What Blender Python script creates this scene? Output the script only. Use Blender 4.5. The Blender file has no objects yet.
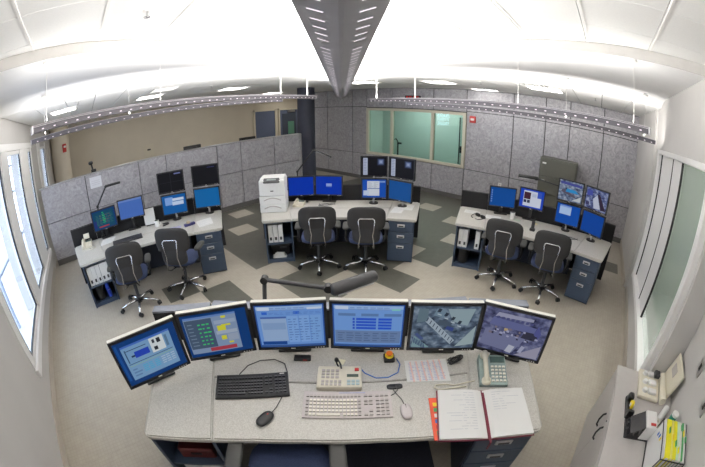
import bpy, bmesh, math, random
from mathutils import Vector, Matrix
random.seed(7)
R = math.radians
PI = math.pi
scene = bpy.context.scene
col = scene.collection
R2 = 2 ** -0.5

# ------------------------------------------------------------------ camera
EYE = 2.35
cd = bpy.data.cameras.new('camera')
cam = bpy.data.objects.new('camera', cd)
col.objects.link(cam)
cd.type = 'PANO'
try:
    cd.cycles.panorama_type = 'FISHEYE_EQUISOLID'
    cd.cycles.fisheye_lens = 36.0 * 330 / 705
    cd.cycles.fisheye_fov = R(200)
except Exception:
    pass
try:
    cd.panorama_type = 'FISHEYE_EQUISOLID'
    cd.fisheye_lens = 36.0 * 330 / 705
    cd.fisheye_fov = R(200)
except Exception:
    pass
cd.sensor_fit = 'HORIZONTAL'
cd.sensor_width = 36.0
cd.sensor_height = 36.0 * 467 / 705
cd.clip_start = 0.02
cam.location = (0, 0, EYE)
# heading: along the room's diagonal, turned 1.82 deg to the right, pitched 21.85 deg down
cam.rotation_mode = 'XYZ'
cam.matrix_world = (Matrix.Translation((0, 0, EYE)) @ Matrix.Rotation(R(-46.82), 4, 'Z') @
                    Matrix.Rotation(R(90 - 21.85), 4, 'X') @ Matrix.Rotation(R(-0.17), 4, 'Z'))
scene.camera = cam

# ------------------------------------------------------------------ world, exposure
w = bpy.data.worlds.new('sky')
scene.world = w
w.use_nodes = True
bgn = w.node_tree.nodes['Background']
bgn.inputs[0].default_value = (0.72, 0.84, 1.0, 1)
bgn.inputs[1].default_value = 6.0
scene.view_settings.view_transform = 'Standard'
scene.view_settings.look = 'None'
scene.view_settings.exposure = 0.08
scene.view_settings.gamma = 1.0
scene.view_settings.use_curve_mapping = False
try:
    scene.cycles.use_denoising = True
    scene.cycles.max_bounces = 10
    scene.cycles.diffuse_bounces = 6
    scene.cycles.transparent_max_bounces = 12
    scene.cycles.sample_clamp_indirect = 6
except Exception:
    pass

# ------------------------------------------------------------------ materials
MATS = {}


def nodes_of(name):
    m = bpy.data.materials.new(name)
    m.use_nodes = True
    nt = m.node_tree
    return m, nt, nt.nodes['Principled BSDF']


def mat(name, c, rough=0.55, metal=0.0, var=0.0, scale=30.0, bump=0.0, spec=0.5, emit=0.0):
    """plain procedural material: noise-varied colour and fine relief"""
    if name in MATS:
        return MATS[name]
    m, nt, b = nodes_of(name)
    b.inputs['Base Color'].default_value = (*c, 1)
    b.inputs['Roughness'].default_value = rough
    b.inputs['Metallic'].default_value = metal
    b.inputs['Specular IOR Level'].default_value = spec
    if var or bump:
        tc = nt.nodes.new('ShaderNodeTexCoord')
        nz = nt.nodes.new('ShaderNodeTexNoise')
        nz.inputs['Scale'].default_value = scale
        nz.inputs['Detail'].default_value = 4
        nt.links.new(tc.outputs['Object'], nz.inputs['Vector'])
        if var:
            rp = nt.nodes.new('ShaderNodeValToRGB')
            rp.color_ramp.elements[0].position = 0.3
            rp.color_ramp.elements[1].position = 0.7
            rp.color_ramp.elements[0].color = (*[max(0, x * (1 - var)) for x in c], 1)
            rp.color_ramp.elements[1].color = (*[min(1, x * (1 + var)) for x in c], 1)
            nt.links.new(nz.outputs['Fac'], rp.inputs['Fac'])
            nt.links.new(rp.outputs['Color'], b.inputs['Base Color'])
        if bump:
            bp = nt.nodes.new('ShaderNodeBump')
            bp.inputs['Strength'].default_value = bump
            bp.inputs['Distance'].default_value = 0.01
            nt.links.new(nz.outputs['Fac'], bp.inputs['Height'])
            nt.links.new(bp.outputs['Normal'], b.inputs['Normal'])
    if emit:
        b.inputs['Emission Color'].default_value = (*c, 1)
        b.inputs['Emission Strength'].default_value = emit
    MATS[name] = m
    return m


def srgb(r, g, b):
    f = lambda v: (v / 255 / 12.92) if v / 255 <= 0.04045 else ((v / 255 + 0.055) / 1.055) ** 2.4
    return (f(r), f(g), f(b))


def glow(name, c, s=1.0):
    """a picture element of a lit display, or a lamp surface"""
    key = 'glow_' + name
    if key in MATS:
        return MATS[key]
    m, nt, b = nodes_of(key)
    b.inputs['Base Color'].default_value = (0.003, 0.003, 0.004, 1)
    b.inputs['Roughness'].default_value = 0.35
    b.inputs['Specular IOR Level'].default_value = 0.08
    b.inputs['Emission Color'].default_value = (*c, 1)
    b.inputs['Emission Strength'].default_value = s
    MATS[key] = m
    return m


def stone_mat():
    m, nt, b = nodes_of('swirled_stone')
    tc = nt.nodes.new('ShaderNodeTexCoord')
    oi = nt.nodes.new('ShaderNodeObjectInfo')
    mp = nt.nodes.new('ShaderNodeMapping')
    nt.links.new(tc.outputs['Object'], mp.inputs['Vector'])
    ad = nt.nodes.new('ShaderNodeVectorMath'); ad.operation = 'ADD'
    nt.links.new(mp.outputs['Vector'], ad.inputs[0])
    cx = nt.nodes.new('ShaderNodeCombineXYZ')
    ml = nt.nodes.new('ShaderNodeMath'); ml.operation = 'MULTIPLY'; ml.inputs[1].default_value = 40
    nt.links.new(oi.outputs['Random'], ml.inputs[0])
    for k in range(3):
        nt.links.new(ml.outputs[0], cx.inputs[k])
    nt.links.new(cx.outputs[0], ad.inputs[1])
    nz = nt.nodes.new('ShaderNodeTexNoise')
    nz.inputs['Scale'].default_value = 7.0
    nz.inputs['Detail'].default_value = 7
    nz.inputs['Roughness'].default_value = 0.65
    nz.inputs['Distortion'].default_value = 2.2
    nt.links.new(ad.outputs[0], nz.inputs['Vector'])
    rp = nt.nodes.new('ShaderNodeValToRGB')
    e = rp.color_ramp.elements
    e[0].position, e[1].position = 0.30, 0.72
    e[0].color = (*srgb(130, 128, 132), 1)
    e[1].color = (*srgb(180, 178, 183), 1)
    nt.links.new(nz.outputs['Fac'], rp.inputs['Fac'])
    n2 = nt.nodes.new('ShaderNodeTexNoise')
    n2.inputs['Scale'].default_value = 60
    n2.inputs['Detail'].default_value = 3
    nt.links.new(ad.outputs[0], n2.inputs['Vector'])
    mx = nt.nodes.new('ShaderNodeMix'); mx.data_type = 'RGBA'; mx.blend_type = 'OVERLAY'
    mx.inputs[0].default_value = 0.16
    nt.links.new(rp.outputs['Color'], mx.inputs[6])
    nt.links.new(n2.outputs['Fac'], mx.inputs[7])
    nt.links.new(mx.outputs[2], b.inputs['Base Color'])
    b.inputs['Roughness'].default_value = 0.32
    MATS['stone'] = m
    return m


def tile_mat(name, c, c2):
    """hard raised-floor tile with a fine stud grid"""
    m, nt, b = nodes_of(name)
    tc = nt.nodes.new('ShaderNodeTexCoord')
    nz = nt.nodes.new('ShaderNodeTexNoise')
    nz.inputs['Scale'].default_value = 9
    nz.inputs['Detail'].default_value = 6
    nt.links.new(tc.outputs['Object'], nz.inputs['Vector'])
    rp = nt.nodes.new('ShaderNodeValToRGB')
    rp.color_ramp.elements[0].position = 0.3
    rp.color_ramp.elements[1].position = 0.7
    rp.color_ramp.elements[0].color = (*c, 1)
    rp.color_ramp.elements[1].color = (*c2, 1)
    nt.links.new(nz.outputs['Fac'], rp.inputs['Fac'])
    b.inputs['Roughness'].default_value = 0.42
    b.inputs['Specular IOR Level'].default_value = 0.4
    br = nt.nodes.new('ShaderNodeTexBrick')
    br.offset = 0.0
    br.inputs['Scale'].default_value = 1.0
    br.inputs['Brick Width'].default_value = 0.0405
    br.inputs['Row Height'].default_value = 0.0405
    br.inputs['Mortar Size'].default_value = 0.006
    br.inputs['Mortar Smooth'].default_value = 0.6
    br.inputs['Color1'].default_value = (1, 1, 1, 1)
    br.inputs['Color2'].default_value = (1, 1, 1, 1)
    br.inputs['Mortar'].default_value = (0, 0, 0, 1)
    nt.links.new(tc.outputs['Object'], br.inputs['Vector'])
    mxb = nt.nodes.new('ShaderNodeMix'); mxb.data_type = 'RGBA'; mxb.blend_type = 'MULTIPLY'
    mxb.inputs[0].default_value = 0.07
    nt.links.new(rp.outputs['Color'], mxb.inputs[6])
    nt.links.new(br.outputs['Color'], mxb.inputs[7])
    nt.links.new(mxb.outputs[2], b.inputs['Base Color'])
    bp = nt.nodes.new('ShaderNodeBump')
    bp.inputs['Strength'].default_value = 0.22
    bp.inputs['Distance'].default_value = 0.002
    nt.links.new(br.outputs['Color'], bp.inputs['Height'])
    nt.links.new(bp.outputs['Normal'], b.inputs['Normal'])
    MATS[name] = m
    return m


def glass_mat(name, c, rough=0.02, fac=0.12):
    """window pane: tinted transmission with a reflection that grows at grazing angles"""
    m = bpy.data.materials.new(name)
    m.use_nodes = True
    nt = m.node_tree
    for n in list(nt.nodes):
        nt.nodes.remove(n)
    out = nt.nodes.new('ShaderNodeOutputMaterial')
    tr = nt.nodes.new('ShaderNodeBsdfTransparent')
    tr.inputs[0].default_value = (*c, 1)
    gl = nt.nodes.new('ShaderNodeBsdfGlossy')
    gl.inputs['Roughness'].default_value = rough
    lw = nt.nodes.new('ShaderNodeLayerWeight')
    lw.inputs['Blend'].default_value = 0.5
    pw_ = nt.nodes.new('ShaderNodeMath'); pw_.operation = 'POWER'; pw_.inputs[1].default_value = 5.0
    nt.links.new(lw.outputs['Facing'], pw_.inputs[0])
    fr = nt.nodes.new('ShaderNodeMath'); fr.operation = 'MULTIPLY_ADD'
    fr.inputs[1].default_value = 0.8; fr.inputs[2].default_value = 0.04
    nt.links.new(pw_.outputs[0], fr.inputs[0])
    mx = nt.nodes.new('ShaderNodeMixShader')
    nt.links.new(fr.outputs[0], mx.inputs[0])
    nt.links.new(tr.outputs[0], mx.inputs[1])
    nt.links.new(gl.outputs[0], mx.inputs[2])
    nt.links.new(mx.outputs[0], out.inputs[0])
    MATS[name] = m
    return m


def speckle_mat(name, c, c2, sc=160, rough=0.4):
    m, nt, b = nodes_of(name)
    tc = nt.nodes.new('ShaderNodeTexCoord')
    nz = nt.nodes.new('ShaderNodeTexNoise')
    nz.inputs['Scale'].default_value = sc
    nz.inputs['Detail'].default_value = 2
    nt.links.new(tc.outputs['Object'], nz.inputs['Vector'])
    rp = nt.nodes.new('ShaderNodeValToRGB')
    rp.color_ramp.elements[0].position = 0.38
    rp.color_ramp.elements[1].position = 0.62
    rp.color_ramp.elements[0].color = (*c, 1)
    rp.color_ramp.elements[1].color = (*c2, 1)
    nt.links.new(nz.outputs['Fac'], rp.inputs['Fac'])
    nt.links.new(rp.outputs['Color'], b.inputs['Base Color'])
    b.inputs['Roughness'].default_value = rough
    MATS[name] = m
    return m


def cctv_mat(name, seed, base, light, dark):
    """a camera picture on a display: blotchy slate-blue scene"""
    m, nt, b = nodes_of(name)
    tc = nt.nodes.new('ShaderNodeTexCoord')
    mp = nt.nodes.new('ShaderNodeMapping')
    mp.inputs['Location'].default_value = (seed, seed * 0.7, 0)
    mp.inputs['Rotation'].default_value = (0, 0.5, 0)
    mp.inputs['Scale'].default_value = (13, 13, 19)
    nt.links.new(tc.outputs['Object'], mp.inputs['Vector'])
    v = nt.nodes.new('ShaderNodeTexNoise')
    v.inputs['Scale'].default_value = 1.3
    v.inputs['Detail'].default_value = 5
    nt.links.new(mp.outputs['Vector'], v.inputs['Vector'])
    rp = nt.nodes.new('ShaderNodeValToRGB')
    e = rp.color_ramp.elements
    e[0].position, e[1].position = 0.30, 0.78
    e[0].color, e[1].color = (*dark, 1), (*light, 1)
    k = e.new(0.5)
    k.color = (*base, 1)
    nt.links.new(v.outputs['Fac'], rp.inputs['Fac'])
    b.inputs['Base Color'].default_value = (0.003, 0.003, 0.004, 1)
    b.inputs['Roughness'].default_value = 0.25
    nt.links.new(rp.outputs['Color'], b.inputs['Emission Color'])
    b.inputs['Specular IOR Level'].default_value = 0.08
    b.inputs['Emission Strength'].default_value = 0.75
    MATS[name] = m
    return m


WHITE = mat('white_paint', (0.80, 0.79, 0.77), 0.6, var=0.02, scale=3)
WALLW = mat('wall_paint', (0.53, 0.515, 0.50), 0.6, var=0.03, scale=2, bump=0.05)
BEIGE = mat('beige_wall_paint', srgb(204, 195, 178), 0.7, var=0.03, scale=2)
CEILW = mat('ceiling_board', (0.84, 0.84, 0.83), 0.85, var=0.02, scale=60)
SOFF = mat('soffit_plaster', (0.82, 0.82, 0.82), 0.7, var=0.015, scale=4)
LIPM = mat('soffit_lip', (0.52, 0.505, 0.485), 0.6, var=0.03, scale=8)
DARKGAP = mat('joint_shadow_gap', (0.04, 0.04, 0.042), 0.8, var=0.1)
STONE = stone_mat()
TILE_L = tile_mat('light_floor_tile', srgb(158, 151, 139), srgb(167, 160, 147))
TILE_D = tile_mat('dark_floor_tile', srgb(80, 79, 71), srgb(89, 88, 80))
BASEB = mat('grey_baseboard', srgb(88, 86, 84), 0.6, var=0.05)
BASEW = mat('pale_baseboard', srgb(178, 170, 158), 0.6, var=0.03)
FRAMEW = mat('white_window_frame', (0.84, 0.83, 0.82), 0.4, var=0.02)
FRAMEC = mat('cream_window_frame', srgb(196, 190, 172), 0.45, var=0.02)
BLACKG = mat('black_gasket', (0.012, 0.012, 0.014), 0.5, var=0.1)
GLASS = glass_mat('clear_window_glass', (0.95, 0.97, 1.0))
TEAL = glass_mat('teal_tinted_glass', (0.70, 0.865, 0.825))
GREYG = glass_mat('grey_tinted_glass', (0.90, 0.93, 0.915), rough=0.30)
NAVYCOL = mat('navy_column_paint', srgb(52, 54, 68), 0.6, var=0.05, scale=10)
NAVY = mat('navy_steel', srgb(58, 72, 92), 0.45, var=0.05, scale=40)
NAVYD = mat('navy_steel_dark', srgb(34, 40, 54), 0.5, var=0.05, scale=40)
SHELFIN = mat('dark_shelf_lining', srgb(30, 34, 44), 0.6, var=0.08)
TOP = speckle_mat('speckled_laminate', srgb(172, 169, 162), srgb(194, 192, 186), 170)
TOPEDGE = mat('laminate_edge', srgb(188, 186, 180), 0.4, var=0.03)
SCREENF = mat('black_screen_fabric', srgb(26, 25, 27), 0.9, var=0.25, scale=120, bump=0.1)
SLATE = mat('slate_cap', srgb(120, 124, 134), 0.5, var=0.05)
BLACKP = mat('black_plastic', srgb(24, 24, 26), 0.45, var=0.15, scale=60)
DGREYP = mat('dark_grey_plastic', srgb(58, 58, 60), 0.55, var=0.08, scale=60)
ARMG = mat('arm_pad_rubber', srgb(58, 58, 56), 0.6, var=0.06, scale=40)
SILVER = mat('silver_bezel', srgb(226, 224, 216), 0.45, var=0.03)
CHROME = mat('chrome', (0.62, 0.62, 0.63), 0.14, metal=1.0, var=0.03)
STEEL = mat('brushed_steel', (0.60, 0.60, 0.62), 0.32, metal=1.0, var=0.05)
SEATB = mat('blue_seat_fabric', srgb(46, 57, 88), 0.9, var=0.25, scale=140, bump=0.2)
BACKG = mat('charcoal_back_shell', srgb(43, 42, 42), 0.75, var=0.08, scale=80, bump=0.05)
RUBBER = mat('black_rubber', srgb(20, 20, 21), 0.6, var=0.1)
CREAM = mat('cream_plastic', srgb(214, 208, 190), 0.45, var=0.03)
CREAMK = mat('cream_keys', srgb(228, 224, 212), 0.5, var=0.03)
GREYK = mat('grey_keys', srgb(176, 170, 166), 0.5, var=0.03)
BEIGEK = mat('beige_keyboard_case', srgb(192, 184, 184), 0.5, var=0.03)
PRINTW = mat('printer_plastic', srgb(226, 226, 224), 0.5, var=0.02)
PAPER = mat('paper', srgb(218, 218, 216), 0.8, var=0.015, scale=6)
INK = mat('grey_ink', srgb(186, 188, 194), 0.8, var=0.1)
INKB = mat('blue_ink', srgb(168, 174, 206), 0.8, var=0.1)
INKR = mat('red_ink', srgb(226, 190, 182), 0.8, var=0.1)
REDCOV = mat('red_cover', srgb(212, 82, 52), 0.55, var=0.05)
MAROON = mat('maroon_cover', srgb(110, 30, 48), 0.55, var=0.05)
YELLOW = mat('yellow_folder', srgb(222, 214, 30), 0.6, var=0.06)
GREEN = mat('green_folder', srgb(70, 150, 90), 0.6, var=0.06)
LGREEN = mat('pale_green_folder', srgb(196, 222, 200), 0.6, var=0.04)
BLUEC = mat('blue_cable', srgb(60, 110, 190), 0.5, var=0.05)
BLUECAN = mat('blue_can', srgb(40, 66, 170), 0.35, var=0.1)
GREYG2 = mat('grey_green_phone', srgb(136, 152, 148), 0.5, var=0.05)
ORANGE = mat('orange_knob', srgb(232, 120, 30), 0.4, var=0.05)
YELP = mat('yellow_collar', srgb(226, 200, 40), 0.45, var=0.05)
REDP = mat('red_plastic', srgb(176, 44, 40), 0.4, var=0.05)
OLIVE = mat('olive_cabinet_steel', srgb(82, 82, 74), 0.5, var=0.04)
CABW = mat('pale_cabinet_laminate', srgb(172, 168, 165), 0.5, var=0.02)
BLUEDOOR = mat('blue_grey_door', srgb(88, 98, 122), 0.55, var=0.04)
TRIMC = mat('cream_trim', srgb(206, 198, 178), 0.5, var=0.02)
PURPLE = mat('purple_label', srgb(120, 80, 130), 0.5, var=0.05)
TEALCAP = mat('green_cap', srgb(40, 130, 110), 0.4, var=0.05)
SMOKE = mat('smoky_plastic', srgb(40, 38, 40), 0.15, var=0.2)
RAILG = mat('rail_grey', srgb(92, 89, 95), 0.5, metal=0.1, var=0.04)
TROUGHG = mat('beam_grey', srgb(182, 181, 188), 0.5, metal=0.2, var=0.03, scale=4)
SLOT = glow('lamp_slot', (1.0, 0.90, 0.97), 1.1)
TROFF = glow('troffer_diffuser', (1.0, 0.97, 0.92), 9.0)


# ------------------------------------------------------------------ mesh helpers
class MB:
    """collects primitives, builds ONE mesh object"""

    def __init__(self):
        self.v, self.f, self.s = [], [], []

    def add(self, vs, fs, smooth=False, M=None):
        o = len(self.v)
        for p in vs:
            p = Vector(p)
            self.v.append(tuple(M @ p) if M else tuple(p))
        for f in fs:
            self.f.append([i + o for i in f])
            self.s.append(smooth)
        return self

    def bm(self, b, smooth=False, M=None):
        b.verts.index_update()
        self.add([v.co.copy() for v in b.verts], [[v.index for v in f.verts] for f in b.faces], smooth, M)
        b.free()
        return self

    def box(self, c, s, rz=0, M=None, bev=0.0, seg=2, rx=0, ry=0):
        b = bmesh.new()
        bmesh.ops.create_cube(b, size=1)
        for v in b.verts:
            v.co = Vector((v.co.x * s[0], v.co.y * s[1], v.co.z * s[2]))
        if bev:
            bmesh.ops.bevel(b, geom=list(b.edges), offset=min(bev, min(s) * 0.49), segments=seg, affect='EDGES', profile=0.6)
        T = Matrix.Translation(c) @ Matrix.Rotation(rz, 4, 'Z') @ Matrix.Rotation(ry, 4, 'Y') @ Matrix.Rotation(rx, 4, 'X')
        if M:
            T = M @ T
        return self.bm(b, False, T)

    def cyl(self, p0, p1, r, n=16, r1=None, smooth=True, M=None):
        p0, p1 = Vector(p0), Vector(p1)
        r1 = r if r1 is None else r1
        d = (p1 - p0).normalized()
        a = d.orthogonal().normalized()
        c = d.cross(a)
        vs, fs = [], []
        for k in range(n):
            t = 2 * PI * k / n
            q = a * math.cos(t) + c * math.sin(t)
            vs += [p0 + q * r, p1 + q * r1]
        for k in range(n):
            j = (k + 1) % n
            fs.append([2 * k, 2 * j, 2 * j + 1, 2 * k + 1])
        o = len(self.v)
        self.add(vs, fs, smooth, M)
        self.add([vs[2 * k] for k in range(n)], [list(range(n))[::-1]], False, M)
        self.add([vs[2 * k + 1] for k in range(n)], [list(range(n))], False, M)
        return self

    def tube(self, pts, r, n=8, M=None, rad=None):
        pts = [Vector(p) for p in pts]
        rings = []
        prev = None
        for i, p in enumerate(pts):
            d = (pts[min(i + 1, len(pts) - 1)] - pts[max(i - 1, 0)]).normalized()
            if prev is None:
                a = d.orthogonal().normalized()
            else:
                a = (prev - d * prev.dot(d)).normalized()
            prev = a
            c = d.cross(a)
            rr = rad[i] if rad else r
            rings.append([p + (a * math.cos(2 * PI * k / n) + c * math.sin(2 * PI * k / n)) * rr for k in range(n)])
        vs = [q for g in rings for q in g]
        fs = []
        for i in range(len(pts) - 1):
            for k in range(n):
                j = (k + 1) % n
                fs.append([i * n + k, i * n + j, (i + 1) * n + j, (i + 1) * n + k])
        fs.append(list(range(n))[::-1])
        fs.append([(len(pts) - 1) * n + k for k in range(n)])
        return self.add(vs, fs, True, M)

    def prism(self, poly, z0, z1, M=None):
        n = len(poly)
        ar = sum(poly[i][0] * poly[(i + 1) % n][1] - poly[(i + 1) % n][0] * poly[i][1] for i in range(n))
        if ar < 0:
            poly = poly[::-1]
        vs = [(x, y, z0) for x, y in poly] + [(x, y, z1) for x, y in poly]
        fs = [list(range(n))[::-1], [n + i for i in range(n)]]
        for i in range(n):
            j = (i + 1) % n
            fs.append([i, j, n + j, n + i])
        return self.add(vs, fs, False, M)

    def slab(self, p0, p1, z0, z1, t):
        """vertical board from p0 to p1 (plan), thickness t to the left of p0->p1"""
        p0, p1 = Vector((*p0, 0)), Vector((*p1, 0))
        d = (p1 - p0).normalized()
        nrm = Vector((-d.y, d.x, 0)) * t
        q = [p0, p1, p1 + nrm, p0 + nrm]
        return self.prism([(a.x, a.y) for a in q], z0, z1)

    def sup(self, c, s, e1=0.5, e2=0.5, nu=24, nv=12, M=None, bend=0.0):
        """superellipsoid of half sizes s"""
        sg = lambda v, e: math.copysign(abs(v) ** e, v)
        vs, fs = [], []
        for j in range(1, nv):
            ph = -PI / 2 + PI * j / nv
            for i in range(nu):
                th = 2 * PI * i / nu
                x = s[0] * sg(math.cos(ph), e1) * sg(math.cos(th), e2)
                y = s[1] * sg(math.cos(ph), e1) * sg(math.sin(th), e2)
                z = s[2] * sg(math.sin(ph), e1)
                vs.append((c[0] + x, c[1] + y + bend * x * x, c[2] + z))
        b0 = len(vs); vs.append((c[0], c[1], c[2] - s[2]))
        t0 = len(vs); vs.append((c[0], c[1], c[2] + s[2]))
        for j in range(nv - 2):
            for i in range(nu):
                k = (i + 1) % nu
                fs.append([j * nu + i, j * nu + k, (j + 1) * nu + k, (j + 1) * nu + i])
        for i in range(nu):
            k = (i + 1) % nu
            fs.append([b0, k, i])
            fs.append([t0, (nv - 2) * nu + i, (nv - 2) * nu + k])
        return self.add(vs, fs, True, M)

    def quad(self, a, b, c, d, M=None):
        return self.add([a, b, c, d], [[0, 1, 2, 3]], False, M)

    def mesh(self, name):
        me = bpy.data.meshes.new(name)
        me.from_pydata(self.v, [], self.f)
        me.polygons.foreach_set('use_smooth', self.s)
        me.update()
        return me

    def build(self, name, m, parent=None):
        me = self.mesh(name)
        me.materials.append(m)
        o = bpy.data.objects.new(name, me)
        col.objects.link(o)
        if parent:
            o.parent = parent
        return o


def put(name, me, loc=(0, 0, 0), rz=0, parent=None):
    o = bpy.data.objects.new(name, me)
    col.objects.link(o)
    o.location = loc
    o.rotation_euler = (0, 0, rz)
    if parent:
        o.parent = parent
    return o


def thing(name, label, cat, loc=(0, 0, 0), rz=0, group=None):
    o = bpy.data.objects.new(name, None)
    o.empty_display_size = 0.1
    col.objects.link(o)
    o.location = loc
    o.rotation_euler = (0, 0, rz)
    return tag(o, label, cat, group)


def tag(o, label, cat, group=None):
    o['label'] = label
    o['category'] = cat
    if group:
        o['group'] = group
    return o


def struct(o):
    o['kind'] = 'structure'
    return o


def copy_tree(o, parent=None):
    c = o.copy()
    col.objects.link(c)
    if parent:
        c.parent = parent
    for ch in list(o.children):
        copy_tree(ch, c)
    return c


def diag(x, y):
    """photographer's axes (x right, y into the room) to room axes"""
    return ((x + y) * R2, (y - x) * R2)


class Frame:
    """plan frame of one console: origin mid front, x right, y away from the operator"""

    def __init__(self, cx, cy, ang):
        self.o = diag(cx, cy)
        self.a = R(ang - 45)

    def p(self, x, y, z=0):
        c, s = math.cos(self.a), math.sin(self.a)
        return (self.o[0] + x * c - y * s, self.o[1] + x * s + y * c, z)


FC = Frame(-0.06, 4.58, -1.07)
FL = Frame(-2.74, 3.69, 35.8)
FR = Frame(2.57, 3.67, -39.7)
FF = Frame(-0.033, 0.85, 0.2)
F0 = Frame(0, 0, 0)
ZT = 0.72
#STRUCTURE
# ================================================================== STRUCTURE
XW, YW = -1.35, -1.08          # left (window) wall plane, right wall plane
XB, YP = 8.08, 7.27            # stone back wall plane, low partition plane
ZC, ZS, ZH = 3.0, 3.10, 3.19   # tile ceiling, soffit, high ceiling
YF = 13.0                      # far beige wall

# ---- floor: slab with raised-floor tiles
fl = struct(MB().box((4.9, 5.9, -0.09), (13.0, 14.6, 0.14)).build('floor', TILE_L))
TX0, TPX, TY0, TPY = 3.15, 0.492, 2.08, 0.5
LIGHT_IN_DARK = {(-1, 7), (0, 9), (7, 3), (6, 1), (4, 0), (2, 1), (3, 5), (5, 6)}
DARK_CELLS = {(-4, 3), (-4, 2), (-5, 2), (-5, 4), (-2, 1), (-2, 2), (-1, 2), (0, 0), (0, 1), (1, 1), (2, 0),
              (-1, 3), (0, 2), (0, 3), (1, 2), (1, 3), (2, 2), (2, 3), (6, -6)}
_tm = {}


def tile_mesh(wx, wy, dark):
    k = (round(wx, 3), round(wy, 3), dark)
    if k not in _tm:
        me = MB().box((0, 0, -0.010), (wx - 0.0005, wy - 0.0005, 0.0198)).mesh('tile')
        me.materials.append(TILE_D if dark else TILE_L)
        _tm[k] = me
    return _tm[k]


rest = MB()
for i in range(-10, 11):
    for j in range(-7, 12):
        x0, x1 = TX0 + TPX * i, TX0 + TPX * (i + 1)
        y0, y1 = TY0 + TPY * j, TY0 + TPY * (j + 1)
        x0, x1 = max(x0, XW), min(x1, XB)
        y0, y1 = max(y0, YW), min(y1, YP)
        if x1 - x0 < 0.02 or y1 - y0 < 0.02:
            continue
        xm, ym = (x0 + x1) / 2, (y0 + y1) / 2
        if xm + ym < 0.9:      # tiles behind and below the photographer
            rest.box((xm, ym, -0.010), (x1 - x0 - 0.0005, y1 - y0 - 0.0005, 0.0198))
            continue
        dark = (xm > 4.62 and ym > 2.08) or (xm > 2.16 and ym > 4.1)
        if (i, j) in LIGHT_IN_DARK:
            dark = False
        if (i, j) in DARK_CELLS:
            dark = True
        put('tile', tile_mesh(x1 - x0, y1 - y0, dark), (xm, ym, 0), 0, fl)


rest.build('tile_field', TILE_L, fl)['kind'] = 'stuff'


def wall_with_holes(name, m, axis, plane, t, a0, a1, z0, z1, holes):
    """wall slab normal to axis; holes are (a0,a1,z0,z1); t is outward thickness (signed)"""
    b = MB()
    cuts = sorted({a0, a1, *[h[0] for h in holes], *[h[1] for h in holes]})
    for p, q in zip(cuts[:-1], cuts[1:]):
        hs = sorted([h for h in holes if h[0] <= p + 1e-6 and h[1] >= q - 1e-6], key=lambda h: h[2])
        z = z0
        spans = []
        for h in hs:
            spans.append((z, h[2]))
            z = h[3]
        spans.append((z, z1))
        for s0, s1 in spans:
            if s1 - s0 < 1e-4:
                continue
            if axis == 'x':
                b.box((plane + t / 2, (p + q) / 2, (s0 + s1) / 2), (abs(t), q - p, s1 - s0))
            else:
                b.box(((p + q) / 2, plane + t / 2, (s0 + s1) / 2), (q - p, abs(t), s1 - s0))
    return struct(b.build(name, m))


LWIN = [(3.18, 4.55), (4.95, 6.02), (6.80, 7.22), (8.70, 9.70)]
LZ0, LZ1 = 0.45, 2.55
RWX0, RWX1, RZ0, RZ1 = 2.50, 5.09, 0.45, 2.38
BW = (3.52, 6.94, 0.87, 2.37)
wl = wall_with_holes('wall_left', WALLW, 'x', XW, -0.22, YW - 0.3, YF, 0, ZH, [(a, b, LZ0, LZ1) for a, b in LWIN])
wr = wall_with_holes('wall_right', WALLW, 'y', YW, -0.30, 2.44, XB + 0.2, 0, ZH, [(RWX0, RWX1, RZ0, RZ1)])
YN = -1.32      # the wall steps back near the storage cabinet
struct(MB().box(((XW + 2.44) / 2, YN - 0.1, ZH / 2), (2.44 - XW + 0.4, 0.2, ZH)).build('wall_near', WALLW))
pier = struct(MB().box((6.86, YW + 0.02, ZC / 2), (2.44, 0.042, ZC)).build('trim_1', WALLW))
wb = wall_with_holes('wall_back', DARKGAP, 'x', XB + 0.03, 0.15, YW, 10.3, 0, ZH, [BW])
struct(MB().box((4.8, YF + 0.1, 1.6), (12.6, 0.2, 3.2)).build('wall_far', BEIGE))
struct(MB().box((11.0, 11.6, 1.6), (0.2, 2.9, 3.2)).build('wall_hall', BEIGE))
struct(MB().box((9.5, 10.25, 1.6), (2.9, 0.15, 3.2)).build('wall_return', BEIGE))

# ---- stone panels of the back wall
ycol = [-1.13, -0.12, 0.75, 1.38, 2.22, 3.52, 4.53, 5.95, 6.94, 7.57, 8.79, 10.25]
for a, b in zip(ycol[:-1], ycol[1:]):
    inwin = a >= BW[0] - 0.01 and b <= BW[1] + 0.01
    rows = [(0.11, 0.86), (2.385, ZC)] if inwin else [(0.11, 0.86), (0.86, 2.41), (2.41, ZC)]
    for z0, z1 in rows:
        me = MB().box((0, 0, 0), (0.05, b - a - 0.022, z1 - z0 - 0.018), bev=0.002, seg=1).mesh('stone_panel')
        me.materials.append(STONE)
        put('stone_panel', me, (XB + 0.025, (a + b) / 2, (z0 + z1) / 2), 0, wb)
struct(MB().box((XB + 0.01, 4.5, 0.055), (0.03, 11.3, 0.11)).build('baseboard_back', BASEB))

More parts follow.
